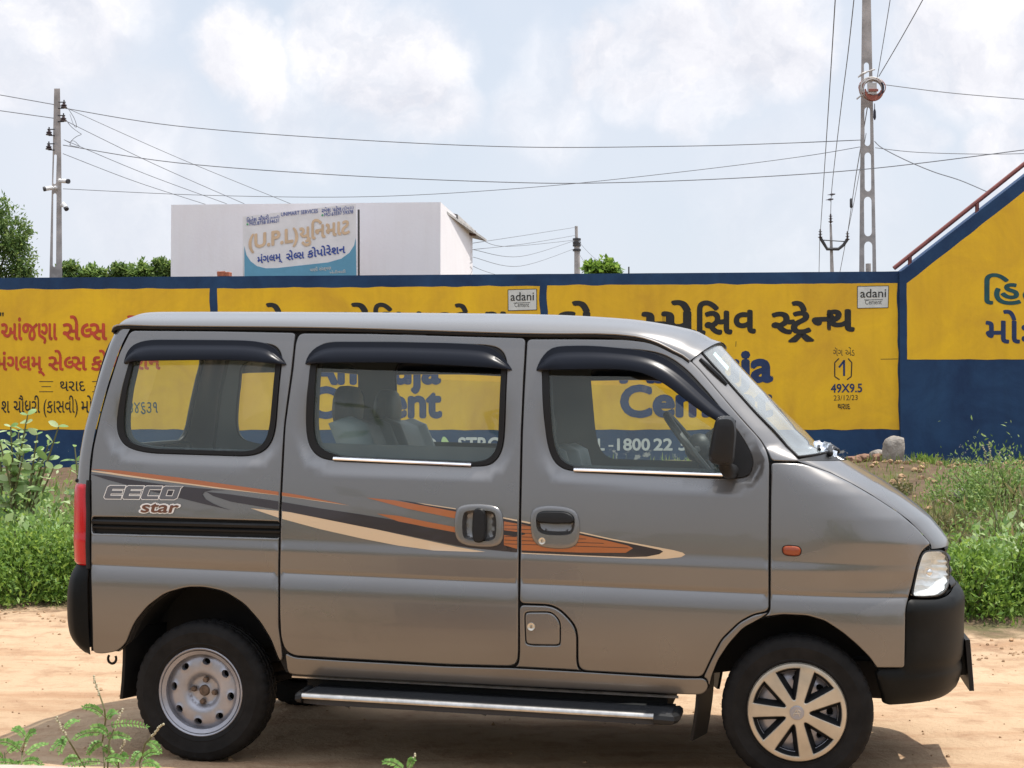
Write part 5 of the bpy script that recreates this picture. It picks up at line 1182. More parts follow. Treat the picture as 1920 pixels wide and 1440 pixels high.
rp = slot_pole('utility_pole', [(-90, 1617.5, 1631), (0, 1616.5, 1633), (150, 1614.5, 1636), (300, 1613, 1639), (505, 1611, 1643), (900, 1605, 1652)], [(1624.5, 118, 1625, 176, 9.5), (1626, 202, 1626.5, 273, 10.5), (1627, 287, 1627.5, 358, 12), (1627, 370, 1627.5, 442, 14), (1628, 454, 1628.5, 540, 15), (1628, 555, 1629, 640, 16)], 26, .15)
tag(rp, 'tall slotted concrete utility pole on the right with a bundle of cable coils', 'utility pole')
def pinsul(mb, px, py, Y, side, s=1.):
    p = at(px, py, Y); mb.tube([p+Vector((-side*.10, 0, -.04)), p+Vector((0, 0, -.04)), p+Vector((0, 0, .10*s))], .012, 6, 1); mb.lathe([(.0001, .055*s), (.022*s, .05*s), (.024*s, .03*s), (.045*s, .02*s), (.045*s, .008*s), (.028*s, 0), (.05*s, -.012*s), (.05*s, -.028*s), (.0001, -.032*s)], 14, 'Z', p, 0)
    mb.tube([p+Vector((-side*.10, 0, .07)), p+Vector((.03*side, 0, .07))], .010, 6, 1)
for px, py, sd_ in ((120, 199, 1), (119, 224, 1), (92, 250, -1), (91.5, 277, -1)):
    mb = MB(); pinsul(mb, px, py, 26.95, sd_, 1.1); mb.build('insulator', [M['insul'], M['iron']], lp_)
M['camw'] = mat('white_camera_shell', (.75, .74, .72), .35)
for px, py, dx, dz, lab in ((121, 339.5, 1, -.15, 'white bullet camera pointing right, topmost on the left pole'), (92, 353, -1, -.25, 'white bullet camera pointing left from the left pole'), (121, 386, .55, -.7, 'lowest white bullet camera on the left pole, tilted down')):
    p = at(px, py, 26.9); d = Vector((dx, -.5, dz)).normalized(); mb = MB(); mb.tube([p-d*.07, p-d*.065, p+d*.06], [.02, .038, .038], 12); mb.tube([p+d*.06, p+d*.10], .042, 12, 1); mb.tube([p-d*.03, p+Vector((-dx*.10, .05, .02))], .016, 6); mb.ball(p+Vector((-dx*.10, .05, .02)), .035, 0, 8, 6)
    tag(mb.build('security_camera', [M['camw'], M['iron']], None), lab, 'camera', 'security cameras on the left utility pole')
def wire(pts, label, r=.0075, group=None, m='wire'):
    """pts = (px, py, depth) through which the cable hangs"""
    P = [at(*p) for p in pts]; out = []
    for i in range(len(P)-1):
        p0, p1, p2, p3 = P[max(i-1, 0)], P[i], P[i+1], P[min(i+2, len(P)-1)]
        for j in range(8):
            t = j/8; out.append(.5*((2*p1)+(p2-p0)*t+(2*p0-5*p1+4*p2-p3)*t*t+(-p0+3*p1-3*p2+p3)*t**3))
    out.append(P[-1]); mb = MB(); mb.tube(out, r, 5); o = mb.build('overhead_wire', M[m], None); tag(o, label, 'wire', group); return o
wire([(-60, 168, 28), (0, 178, 27.8), (118, 199, 27)], 'upper wire running left out of the picture from the short pole'); wire([(-60, 200, 28), (0, 207.5, 27.8), (117, 224, 27)], 'lower wire running left out of the picture from the short pole')
wire([(122, 203, 27), (330, 236, 26.8), (640, 260.5, 26.5), (970, 275.5, 26.2), (1280, 274, 26), (1470, 268.5, 26), (1614, 262.5, 25.95)], 'highest long wire sagging between the short pole and the tall slotted pole', .0075)
wire([(118, 272, 27), (330, 305, 26.8), (640, 328.5, 26.4), (960, 342, 26), (1150, 342.5, 25.8), (1400, 333, 25.5), (1640, 315.5, 25), (1920, 281, 24), (2050, 262, 23.7)], 'middle long wire sagging from the short pole, passing the tall pole to the right edge', .0075)
wire([(118, 354, 27), (400, 366.5, 27), (700, 368.5, 26.8), (1000, 351, 26.5), (1280, 322, 26.2), (1500, 294, 26), (1615, 275, 25.95)], 'thin lowest long wire from the cameras of the short pole to the tall pole', .0055)
for i, (a, b) in enumerate((((126, 203), (545, 382)), ((122, 226), (458, 382)), ((120, 262), (425, 382)), ((118, 288), (385, 383)))):
    wire([(a[0], a[1], 27), ((a[0]+b[0])/2, (a[1]+b[1])/2+4, 28.5), (b[0], b[1], 30.3)], ['uppermost of the four service wires dropping from the short pole to the white building', 'second from the top of the four service wires dropping to the white building', 'third from the top of the four service wires dropping to the white building', 'lowest of the four service wires dropping from the short pole to the white building'][i], .0055, 'service wires to the white building')
mb = MB()
for pts in ([(128, 204), (140, 222), (145, 240), (138, 236), (131, 214)], [(124, 225), (133, 238), (150, 250), (154, 252), (142, 256), (130, 268), (138, 262), (150, 275)], [(120, 262), (135, 270), (128, 272), (148, 276)]): mb.tube([at(x, y, 26.95+.03*i) for i, (x, y) in enumerate(chaikin(pts, 6, 2, False))], .005, 5)
mb.build('loose_cable', M['wire'], lp_)
wire([(1652, 158, 25.9), (1780, 174, 25.9), (1920, 186, 25.9), (2000, 191, 26)], 'wire leading from the cable coils to the right edge of the picture', .007); wire([(1640, 265, 25.9), (1655, 278, 25.7), (1700, 301, 25.3), (1750, 322, 24.9), (1800, 338, 24.3), (1852, 360, 23)], 'slack wire dropping from the tall pole to the staircase wall', .008); wire([(1641, 277, 25.9), (1720, 285.5, 25.8), (1850, 289, 25.6), (1950, 287, 25.4)], 'nearly level thin wire right of the tall pole', .006)
wire([(1644, 150, 25.9), (1656, 80, 24), (1669, 0, 22), (1675, -40, 21)], 'steep wire rising from the cable coils, left of the pair', .006, 'steep wires above the cable coils'); wire([(1648, 143, 25.9), (1688, 75, 24), (1730, 0, 22), (1750, -40, 21)], 'steep wire rising from the cable coils, right of the pair', .0075, 'steep wires above the cable coils')
# far V-arm pole and its line conductors
mb = MB(); Yf = 58.
mb.prism([(1555.5, 420), (1559.5, 420), (1566, 560), (1557, 560)], lambda p: at(*p, Yf), lambda p: at(*p, Yf+.2)); mb.build_ = None
vp = mb.build('distribution_pole', M['conc'], None, smooth=False); tag(vp, 'far slim power pole with a dark V-shaped crossarm beyond the wall', 'utility pole')
mb = MB(); mb.tube([at(1538, 446, Yf-.1), at(1543, 454, Yf-.1), at(1551, 467, Yf-.1), at(1572, 467, Yf-.1), at(1582, 459, Yf-.1), at(1588.5, 449, Yf-.1)], .06, 6); mb.tube([at(1540, 450, Yf-.1), at(1587, 453, Yf-.1)], .02, 5); mb.build('crossarm', M['iron'], vp)
for px, py in ((1538, 440), (1589, 444), (1557.5, 411)):
    mb = MB(); p = at(px, py, Yf-.1); mb.lathe([(.0001, .22), (.03, .2), (.03, .13), (.08, .12), (.035, .10), (.035, .03), (.09, .02), (.04, 0), (.04, -.08), (.10, -.09), (.04, -.13), (.0001, -.2)], 10, 'Z', p); mb.build('insulator', M['insul'], vp)
G3 = 'line wires of the far power pole'
wire([(1538, 438, Yf), (1545, 330, 48), (1556, 160, 37), (1566, 0, 31), (1568, -30, 30)], 'left line wire climbing from the far V-arm pole to the top edge', .012, G3); wire([(1557.5, 404, Yf), (1560, 350, 54), (1576, 210, 44), (1590, 100, 38), (1601, 0, 34), (1604, -30, 33)], 'right line wire climbing from the far V-arm pole, with two birds on it', .012, G3)
wire([(1589, 440, Yf), (1597, 383, 52), (1604, 335, 46), (1612, 287, 41), (1630, 180, 35)], 'line wire from the right arm of the far pole passing behind the tall pole', .012, G3); wire([(1587, 448, Yf), (1600, 385, 52), (1612, 320, 47), (1624, 250, 43)], 'second line wire leaving the right arm of the far pole', .009, G3)
wire([(1537, 448, Yf), (1535.5, 520, 66)], 'wire running on beyond the far pole from its left arm', .012, G3); wire([(1586, 452, Yf), (1573, 520, 66)], 'wire running on beyond the far pole from its right arm', .012, G3)
mb = MB(); p = at(1596, 381, 52); mb.tube([p+Vector((0, 0, -.17)), p+Vector((0, 0, -.13)), p+Vector((0, 0, .13)), p+Vector((0, 0, .17))], [.02, .05, .05, .02], 8); tag(mb.build('line_spacer', M['iron'], None), 'small dark cylinder clamped on the wire right of the far pole', 'spacer')
M['bird'] = mat('grey_bird_plumage', (.10, .09, .10), .8)
for px, py, fl_, lab in ((1560, 364.5, 1, 'small grey bird perched on the wire, upper of two'), (1556.5, 374, 1, 'small grey bird perched on the wire, lower of two')):
    p = at(px, py, 54.9); mb = MB(); d = Vector((fl_, 0, .12)).normalized()
    mb.tube([p-d*.16, p-d*.09, p-d*.05, p, p+d*.04, p+d*.065, p+d*.085, p+d*.105, p+d*.125], [.008, .016, .034, .044, .036, .026, .030, .022, .004], 10); mb.tube([p+Vector((0, .01, -.04)), p+Vector((.01, .01, -.09))], .006, 4); tag(mb.build('bird', M['bird'], None), lab, 'bird', 'birds on the far wire')
# mid-distance pole
mb = MB(); Ym = 45.; mb.tube([at(1082.5, 560, Ym), at(1082, 470, Ym), at(1081, 450, Ym)], [.09, .085, .08], 10); mb.tube([at(1081, 452, Ym), at(1080.5, 424, Ym)], .045, 8); mp_ = mb.build('steel_pole', M['conc'], None); tag(mp_, 'thin far pole with stacked clamps standing right of the white building', 'utility pole')
for y in (449, 455, 460, 469): 
    mb = MB(); p = at(1081.5, y, Ym); mb.lathe([(.0001, .035), (.12, .03), (.12, -.03), (.0001, -.035)], 10, 'Z', p); mb.build('clamp', M['iron'], mp_)
G4 = 'wires between the white building and the far thin pole'
for i, (a, m_, b) in enumerate((((886, 456), (985, 441), (1080, 426)), ((886, 468), (985, 457), (1081, 441)), ((897, 446), (950, 462), (1079, 450)), ((887, 468), (975, 481), (1075, 452)), ((887, 482), (975, 499), (1078, 466)), ((887, 499), (905, 507), (930, 515)))):
    wire([(*a, 33.2), (*m_, 38), (*b, Ym)], ['top straight wire from the white building to the tip of the far thin pole', 'second straight wire from the white building to the far thin pole', 'wire dropping from the eave corner then level to the far thin pole', 'upper slack wire sagging between the white building and the far pole', 'lower slack wire sagging between the white building and the far pole', 'short wire dropping from the white building behind the wall'][i], .006, G4)
wire([(1083, 450, Ym), (1105, 475, 43), (1140, 505, 41)], 'upper guy wire leaning right from the far thin pole', .006, G4); wire([(1083, 472, Ym), (1095, 490, 44), (1110, 508, 43)], 'lower guy wire leaning right from the far thin pole', .006, G4)
mb = MB(); p = at(1628, 498, 40); mb.tube([p+Vector((0, 0, -1)), p+Vector((0, 0, .05))], .07, 8); tag(mb.build('pipe_post', M['conc'], None), 'stub of a grey post seen through the lowest slot of the tall pole', 'post')
mb = MB(); p = at(1179, 506, 60); mb.tube([p+Vector((0, 0, -1)), p+Vector((0, 0, .12))], .03, 6); tag(mb.build('pipe_post', M['iron'], None), 'tiny dark post top above the wall right of the small tree', 'post')
# cable coils strapped to the tall pole
M['coilw'] = mat('pale_fibre_cable', (.50, .47, .44), .5); M['coilr'] = mat('red_cable_cover', (.30, .09, .06), .5); M['coilb'] = mat('black_cable', (.02, .02, .035), .5)
cc = MB(); ctr = at(1635, 167, 25.8)
for k in range(16):
    r = .15+.05*rng.random(); tx, ty_ = rng.uniform(-.35, .35, 2); o_ = Vector(rng.uniform(-.03, .03, 3)); e_ = .8+.25*rng.random()
    cc.tube([ctr+o_+Vector((r*math.cos(t), -.05+r*(tx*math.cos(t)+ty_*math.sin(t))*.4, r*e_*math.sin(t))) for t in np.linspace(0, 2*math.pi, 25)], .007+.006*rng.random(), 5, int(rng.choice([0, 0, 0, 1])), False)
for k in range(5):
    cc.tube([ctr+Vector((.14*math.cos(t), -.10-.008*k, .14*math.sin(t)-.02*k)) for t in np.linspace(math.pi*1.05, math.pi*1.9, 10)], .013, 6, 1)
    cc.tube([ctr+Vector((.165*math.cos(t), -.08-.01*k, .155*math.sin(t))) for t in np.linspace(-1.1, .6, 10)], .014, 6, 2)
for a, b in (((1606, 186), (1622, 177)), ((1609, 145), (1624, 135)), ((1611, 160), (1636, 147)), ((1612, 143), (1640, 130))): cc.tube([at(*a, 25.75), at((a[0]+b[0])/2, (a[1]+b[1])/2-2, 25.72), at(*b, 25.75)], .014, 6, 0)
cc.box(ctr.x-.10, ctr.x+.05, ctr.y-.13, ctr.y-.09, ctr.z-.11, ctr.z+.08, 0); cc.box(ctr.x-.085, ctr.x+.07, ctr.y-.15, ctr.y-.128, ctr.z-.07, ctr.z-.03, 1)
tag(cc.build('cable_coil', [M['coilw'], M['coilr'], M['coilb']], None), 'tangled pale and red cable coils strapped to the tall slotted pole', 'cable coil')
mb = MB(); p = at(1640, 214, 25.85); mb.tube([p+Vector((0, 0, .18)), p+Vector((0, 0, .09)), p+Vector((0, 0, .05)), p+Vector((0, 0, -.06)), p+Vector((0, 0, -.10))], [.006, .008, .022, .024, .008], 8); tag(mb.build('splice_closure', M['coilb'], None), 'small black cable closure hanging below the coils on the tall pole', 'cable closure')
# ------------------------------------------------------------------ ground
def edge_y(x): return 10.45-.24*np.clip(x, -8, 8)+.25*np.sin(x*1.7)+.12*np.sin(x*4.3+1)
def nz(x, y, s, k=0): return noise.noise(Vector((x*s, y*s, k)))
def H(x, y):
    e = float(edge_y(x)); t = y-e
    h = 0.
    if t > 0: h = .086*max(0, t-.3)*(1-.10*math.exp(-t)) + .03*min(1, t)*(1+nz(x, y, 1.1, 3)); h = min(h, .85+.07*nz(x, y, .9, 7)+.03*nz(x, y, 2.6, 5)+(.02 if x > 0 else -.04))
    if y > 22.3: h = .4
    if y > 30: h = .4*max(0, 1-(y-30)/40)
    if y < 16 and abs(x) < 9:
        r = 1 if t < 0 else .5
        h += r*(.012*nz(x, y, 1.6)+.008*nz(x, y, 5, 2)+.005*nz(x, y, 13, 4))
        if t < 0: h += -.018*math.exp(-((y-9.15-.1*math.sin(x*.8))/.13)**2)-.015*math.exp(-((y-8.25-.08*math.sin(x*1.1))/.15)**2)+.016*math.exp(-((y-9.5)/.10)**2)
        if -.9 < t < .3: h += .035*max(0, nz(x, y, 3.3, 8))
    if 6 < y < 7.8 and abs(x) < 2.6: h = min(h, .004)
    return h
def axis(c0, c1, d, lo, hi, g=1.22):
    a = list(np.arange(c0, c1+d/2, d)); s = d
    while a[-1] < hi: s *= g; a.append(a[-1]+s)
    s = d
    while a[0] > lo: s *= g; a.insert(0, a[0]-s)
    return a
xs = axis(-5, 5, .06, -700, 700); ys = axis(5.6, 13, .055, -120, 1200, 1.16)
gv = [(x, y, H(x, y)) for y in ys for x in xs]; nx = len(xs)
me = bpy.data.meshes.new('ground'); me.from_pydata(gv, [], [(j*nx+i, j*nx+i+1, (j+1)*nx+i+1, (j+1)*nx+i) for j in range(len(ys)-1) for i in range(nx-1)])
def groundmat():
    m = bpy.data.materials.new('sandy_ground'); m.use_nodes = True; nt = m.node_tree; n = nt.nodes; l = nt.links; p = n['Principled BSDF']; p.inputs['Roughness'].default_value = .95; p.inputs['Specular IOR Level'].default_value = .15
    g = n.new('ShaderNodeNewGeometry'); pos = g.outputs['Position']
    def nt_(s, d=6, r=.6, v=pos):
        t = n.new('ShaderNodeTexNoise'); t.inputs['Scale'].default_value = s; t.inputs['Detail'].default_value = d; t.inputs['Roughness'].default_value = r; l.new(v, t.inputs['Vector']); return t.outputs['Fac']
    def mth(op, a, b, cl=False):
        q = n.new('ShaderNodeMath'); q.operation = op; q.use_clamp = cl
        for i, x in enumerate((a, b)):
            if hasattr(x, 'is_output'): l.new(x, q.inputs[i])
            else: q.inputs[i].default_value = x
        return q.outputs[0]
    def rng_(x, a, b, c=0, d=1):
        q = n.new('ShaderNodeMapRange'); l.new(x, q.inputs[0])
        for i, v in enumerate((a, b, c, d)): q.inputs[i+1].default_value = v
        return q.outputs[0]
    def mix(f, a, b):
        q = n.new('ShaderNodeMix'); q.data_type = 'RGBA'
        for i, x in ((0, f), (6, a), (7, b)):
            if hasattr(x, 'is_output'): l.new(x, q.inputs[i])
            else: q.inputs[i].default_value = x if i == 0 else (*x, 1)
        return q.outputs[2]
    mp = n.new('ShaderNodeMapping'); mp.inputs['Scale'].default_value = (.35, 2.2, 1); l.new(pos, mp.inputs[0])
    s0 = n.new('ShaderNodeSeparateXYZ'); l.new(pos, s0.inputs[0]); n_x, n_y = s0.outputs[0], s0.outputs[1]
    a = nt_(1.1, 7); st = nt_(1.6, 7, .65, mp.outputs[0]); f = nt_(26, 5, .7); c = nt_(5, 7, .65)
    sand = mix(rng_(a, .35, .65), (.40, .275, .17), (.47, .335, .215)); sand = mix(rng_(st, .50, .66, 0, .8), sand, (.33, .19, .105)); sand = mix(rng_(c, .50, .66, 0, .75), sand, (.30, .18, .105)); ed = mth('ADD', mth('MULTIPLY', n_x, .24), n_y); sand = mix(mth('MULTIPLY', rng_(ed, 9.3, 10.9, 0, .8), rng_(c, .40, .60)), sand, (.19, .115, .07)); sand = mix(rng_(f, .62, .72, 0, .6), sand, (.22, .125, .07))
    soil = mix(rng_(c, .35, .65), (.088, .060, .040), (.145, .10, .065)); soil = mix(rng_(f, .5, .7, 0, .6), soil, (.07, .048, .032)); soil = mix(rng_(a, .5, .62, 0, .75), soil, (.09, .10, .035))
    sp = n.new('ShaderNodeSeparateXYZ'); l.new(pos, sp.inputs[0])
    e = mth('ADD', mth('MULTIPLY', sp.outputs[0], .24), sp.outputs[1]); e = mth('ADD', e, mth('MULTIPLY', c, 1.2)); e = mth('ADD', e, mth('MULTIPLY', a, .8))
    col = mix(rng_(e, 11.45, 11.95), sand, soil); l.new(col, p.inputs['Base Color'])
    b1 = n.new('ShaderNodeBump'); b1.inputs['Strength'].default_value = 1; b1.inputs['Distance'].default_value = .03; l.new(mth('ADD', mth('MULTIPLY', c, .8), mth('MULTIPLY', f, .35)), b1.inputs['Height']); l.new(b1.outputs[0], p.inputs['Normal']); return m
gr = link('ground', me, groundmat(), None, True, 180); tag(gr, kind='structure')

# concrete ledge at the photographer's feet
M['ledge'] = mat('pinkish_concrete', (.40, .31, .26), .9, noise_=(7, .25), bump=(60, .7, .008))
mb = MB(); q0, q1 = on_z(-260, 1419, .55), on_z(252, 1439, .55); q2 = q1+Vector((.05, -.9, 0)); q3 = q0+Vector((0, -.9, 0))
P_ = [q3]+[q0.lerp(q1, i/12)+Vector((0, .012*nz(i*.7, 1, 1), .0025*nz(i*.9, 2, 1))) for i in range(13)]+[q2]; n = len(P_)
mb.add(P_+[Vector((p.x, p.y, -.05)) for p in P_], [tuple(range(n))]+[(i, (i+1) % n, (i+1) % n+n, i+n) for i in range(n)]); lg = mb.build('concrete_ledge', M['ledge'], None, smooth=False); soft(lg, .02, 3); tag(lg, 'rough pinkish concrete ledge cutting the bottom left corner', 'ledge')

# stones and rubble by the wall
M['stone'] = mat('pale_grey_stone', (.30, .27, .235), .9, noise_=(6, .4), bump=(30, .8, .02)); M['rub'] = mat('red_brown_rubble', (.27, .15, .10), .9, noise_=(6, .4), bump=(30, .8, .02))
def rock(name, px, py, Y, sx, sy, sz, m, label, cat, group=None, seed=0, boxy=.6, lean=0):
    p = at(px, py, Y); bm = bmesh.new(); bmesh.ops.create_icosphere(bm, subdivisions=3, radius=1)
    for v in bm.verts:
        c = v.co; k = max(abs(c.x), abs(c.y), abs(c.z)); c /= (k*boxy+(1-boxy)); c *= 1+.16*noise.noise(c*1.6+Vector((seed, 0, 0)))+.06*noise.noise(c*5+Vector((seed, 3, 0))); v.co = Vector((c.x*sx, c.y*sy, c.z*sz))
    me = bpy.data.meshes.new(name); bm.to_mesh(me); bm.free(); o = link(name, me, m, None, True, 45); o.location = (p.x, p.y, H(p.x, p.y)+sz*.85); o.rotation_euler = (lean*.5, lean, seed); tag(o, label, cat, group); return o
rock('stone', 1676, 881, 20.7, .14, .12, .19, M['stone'], 'upright pale squarish stone leaning at the foot of the blue wall', 'stone', seed=0.2, lean=.12)
rock('rubble', 1646, 868, 21.3, .10, .09, .09, M['stone'], 'grey rubble block touching the left side of the upright stone', 'rubble', 'rubble at the wall foot', .5); rock('rubble', 1622, 866, 21.4, .17, .10, .06, M['rub'], 'flat reddish rubble slab left of the upright stone', 'rubble', 'rubble at the wall foot', .9); rock('rubble', 1648, 880, 20.9, .13, .08, .06, M['rub'], 'low brown brick-like rubble in front of the reddish slab', 'rubble', 'rubble at the wall foot', 1.4, .8); rock('rubble', 1600, 872, 20.9, .12, .08, .05, M['rub'], 'leftmost reddish rubble piece just beyond the bonnet', 'rubble', 'rubble at the wall foot', 1.9)
rock('stone', 1806, 948, 16.2, .10, .08, .075, M['stone'], 'rounded grey stone half hidden by the scrub on the right slope', 'stone', seed=2.2, boxy=.2)
# small clods along the road edge and on the berm: one uncountable litter
M['clod'] = mat('dry_clods', (.36, .23, .13), .95, noise_=(6, .4)); mb = MB()
for i in range(1500):
    if i < 500: x = rng.uniform(-5, 5); y = float(edge_y(x))+rng.normal(-.25, .35); s = rng.uniform(.004, .016)
    elif i < 1200: x = rng.uniform(-4, 4); y = rng.uniform(6, 10.5); s = rng.uniform(.002, .006) if rng.random() < .9 else rng.uniform(.006, .012)
    else: x = rng.uniform(2.5, 8); y = rng.uniform(14, 21.5); s = rng.uniform(.015, .05)
    mb.ball((x, y, H(x, y)+s*.3), s, 0, 6, 4, (1, 1, .7), .25)
tag(mb.build('soil_clods', M['clod'], None, smooth=False, fix=False), 'small crumbs of dry earth scattered along the road edge', 'clods', kind='stuff')

# ------------------------------------------------------------------ vegetation
def leaf_arr(Cn, D, Nn, Ln, Wn):
    """numpy leaves: centre, direction, normal, length, width -> (verts, quads): two folded quads each"""
    D = D/np.linalg.norm(D, axis=1, keepdims=True); Sd = np.cross(D, Nn); Sd /= np.maximum(np.linalg.norm(Sd, axis=1, keepdims=True), 1e-6); Un = np.cross(Sd, D); L1 = Ln[:, None]; W1 = Wn[:, None]
    v = np.stack([Cn, Cn+D*L1*.45+Sd*W1*.5+Un*W1*.15, Cn+D*L1, Cn+D*L1*.45-Sd*W1*.5+Un*W1*.15], 1); n = len(Cn); f = (np.arange(n)[:, None]*4+np.array([0, 1, 2, 3])); return v.reshape(-1, 3), f
def np_mesh(name, V_, F_, m, parent=None):
    me = bpy.data.meshes.new(name); n = len(F_); me.vertices.add(len(V_)); me.vertices.foreach_set('co', V_.astype(np.float32).ravel()); me.loops.add(n*4); me.loops.foreach_set('vertex_index', F_.astype(np.int32).ravel()); me.polygons.add(n); me.polygons.foreach_set('loop_start', np.arange(n, dtype=np.int32)*4); me.update(calc_edges=True); me.validate()
    me.materials.append(m); o = bpy.data.objects.new(name, me); C.objects.link(o)
    if parent: o.parent = parent
    return o
M['leafA'] = leafmat('bright_small_leaves', [(0, (.06, .13, .018)), (.5, (.13, .235, .035)), (1, (.23, .34, .07))]); M['leafB'] = leafmat('grey_green_leaves', [(0, (.07, .14, .03)), (.5, (.14, .235, .055)), (1, (.25, .34, .11))]); M['leafC'] = leafmat('pale_milkweed_leaves', [(0, (.13, .24, .06)), (.5, (.25, .37, .14)), (1, (.42, .50, .27))], .5); M['leafT'] = leafmat('tree_leaves', [(0, (.05, .105, .025)), (.6, (.11, .18, .045)), (1, (.20, .27, .08))])
M['leafD'] = leafmat('dry_olive_leaves', [(0, (.07, .085, .03)), (.5, (.13, .13, .05)), (1, (.24, .20, .09))]); M['grass'] = leafmat('grass_blades', [(0, (.09, .16, .025)), (.6, (.17, .25, .05)), (1, (.32, .32, .13))], .6); M['stem'] = mat('green_brown_stem', (.12, .12, .05), .8); M['bark'] = mat('tree_bark', (.12, .09, .065), .9, noise_=(6, .4), bump=(20, .6, .02)); M['weedleaf'] = leafmat('fresh_weed_leaves', [(0, (.08, .20, .04)), (.5, (.14, .29, .065)), (1, (.22, .38, .11))]); M['seed'] = mat('pale_seed_head', (.40, .36, .24), .8)
def clumpy(n, c, r, k, spread, shell=.55, floor=True):
    """leaf centres gathered in k clumps through an ellipsoid"""
    d = rng.normal(size=(k, 3)); d /= np.linalg.norm(d, axis=1, keepdims=True); d *= (shell+(1-shell)*rng.random((k, 1)))
    if floor: d[:, 2] = np.abs(d[:, 2])
    w = rng.random(k)+.3; idx = rng.choice(k, n, p=w/w.sum()); q = d[idx]+rng.normal(size=(n, 3))*spread*(.6+.8*rng.random((k, 1)))[idx]; return np.array(c)+q*np.array(r), d[idx]*np.array(r)
def twigs(mb, c, ends, r0=.012):
    for e in ends:
        c_ = Vector(c)+Vector((random.uniform(-.05, .05), random.uniform(-.05, .05), 0)); e = Vector(e); m = c_.lerp(e, .5)+Vector((random.uniform(-.05, .05), random.uniform(-.05, .05), .05)); mb.tube([c_, m, e], [r0, r0*.7, r0*.3], 5)
def bush(x, y, r, n, ln, wd, m, label, group=None, k=26, spread=.22, up=.5, name='bush', cat='bush'):
    z = H(x, y); e = empty(name, (x, y, z)); tag(e, label, cat, group)
    Cn, out = clumpy(n, (0, 0, 0), r, k, spread); Cn[:, 2] = np.maximum(Cn[:, 2], .01)
    D = rng.normal(size=(n, 3))*.8+out/np.array(r)*.6+np.array([0, 0, up]); Nn = rng.normal(size=(n, 3))*.6+np.array([0, -.2, 1.]); L_ = ln*(.6+.8*rng.random(n)); V_, F_ = leaf_arr(Cn, D, Nn, L_, L_*wd); np_mesh('foliage', V_, F_, m, e)
    mb = MB(); twigs(mb, (0, 0, -.03), Cn[rng.choice(n, 22)], .009); mb.build('stem', M['stem'], e, fix=False); return e
G5 = 'low bushes at the left road edge'
def X_(px, Y): return (px-960)/F*Y
bush(X_(25, 11.6), 11.75, (.42, .40, .55), 5200, .044, .42, M['leafA'], 'dense low bush of tiny bright leaves at the left road edge, nearest the picture border', G5, 34, .20); bush(X_(112, 11.7), 11.85, (.34, .38, .50), 4600, .042, .42, M['leafA'], 'dense low bush of tiny bright leaves at the left road edge, beside the rear bumper', G5, 30, .20); bush(X_(-85, 11.7), 11.8, (.40, .4, .55), 2500, .036, .42, M['leafA'], 'low bush at the left road edge cut by the picture border', G5)
bush(X_(60, 12.6), 12.7, (.55, .35, .52), 2600, .055, .5, M['leafB'], 'grey-green leafy weeds behind the low bushes on the left', None, 30, .24); bush(X_(-10, 13.6), 13.6, (.50, .4, .62), 1700, .065, .5, M['leafB'], 'grey-green weeds at the left border under the milkweed', None, 24, .25); bush(X_(150, 13.2), 13.6, (.45, .4, .40), 1500, .05, .45, M['leafD'], 'dry olive weeds between the milkweed and the van rear', None, 22, .25)
G6 = 'low bushes at the right road edge'
bush(X_(1850, 10.3), 10.55, (.30, .34, .44), 4200, .042, .45, M['leafA'], 'dense low bush of tiny bright leaves at the right road edge, beside the front bumper', G6, 30, .2); bush(X_(1915, 10.4), 10.7, (.30, .34, .46), 3600, .042, .45, M['leafA'], 'dense low bush at the right road edge, cut by the picture border', G6, 26, .2); bush(X_(1780, 10.8), 11.2, (.34, .3, .36), 2800, .034, .45, M['leafA'], 'low bush partly hidden behind the front bumper', G6, 22, .2)
bush(X_(1885, 15.4), 15.4, (.46, .45, .60), 3000, .050, .35, M['leafB'], 'pale feathery scrub on the slope at the right border', None, 26, .24, .7); bush(X_(1830, 15.8), 16.2, (.36, .4, .34), 1400, .045, .35, M['leafB'], 'smaller feathery scrub beside the grey stone on the slope', None, 20, .24, .7); bush(X_(1895, 13.2), 13.2, (.5, .4, .36), 2000, .04, .4, M['leafB'], 'greyish weeds halfway up the slope at the right', None, 24, .25); bush(X_(1800, 12.6), 12.5, (.35, .4, .22), 1000, .04, .4, M['leafD'], 'dry olive weeds above the right road-edge bushes', None, 20, .25)
bush(X_(1745, 20.6), 21.0, (.26, .2, .10), 420, .06, .3, M['leafA'], 'small dark grass clump at the foot of the wall right of the upright stone', None, 14, .25, name='grass_clump', cat='grass clump'); bush(X_(1690, 17), 17.0, (.16, .2, .14), 250, .05, .35, M['leafD'], 'small weed on the bare soil just beyond the bonnet', None, 12, .25)
bush(X_(95, 12.4), 12.3, (.40, .3, .42), 520, .095, .55, M['leafC'], 'broad-leaved pale weed patch between the low bushes and the milkweed', None, 22, .26, .3, 'weed', 'weed'); bush(X_(20, 14.6), 14.6, (.6, .4, .5), 700, .09, .5, M['leafC'], 'loose broad-leaved weeds under the milkweed at the left border', None, 26, .26, .3, 'weed', 'weed')
bush(X_(1845, 11.8), 11.6, (.36, .3, .34), 420, .085, .5, M['leafC'], 'loose broad-leaved weed above the right road-edge bushes', None, 20, .26, .3, 'weed', 'weed'); bush(X_(1905, 11.9), 12.0, (.30, .3, .52), 420, .11, .16, M['leafD'], 'tall loose strappy dry weed at the right border', None, 14, .3, 1.4, 'weed', 'weed'); bush(X_(1770, 13.6), 13.8, (.34, .3, .20), 420, .10, .14, M['leafD'], 'dry yellowish grass tuft above the bonnet tip on the right slope', None, 12, .3, 1.3, 'weed', 'weed')
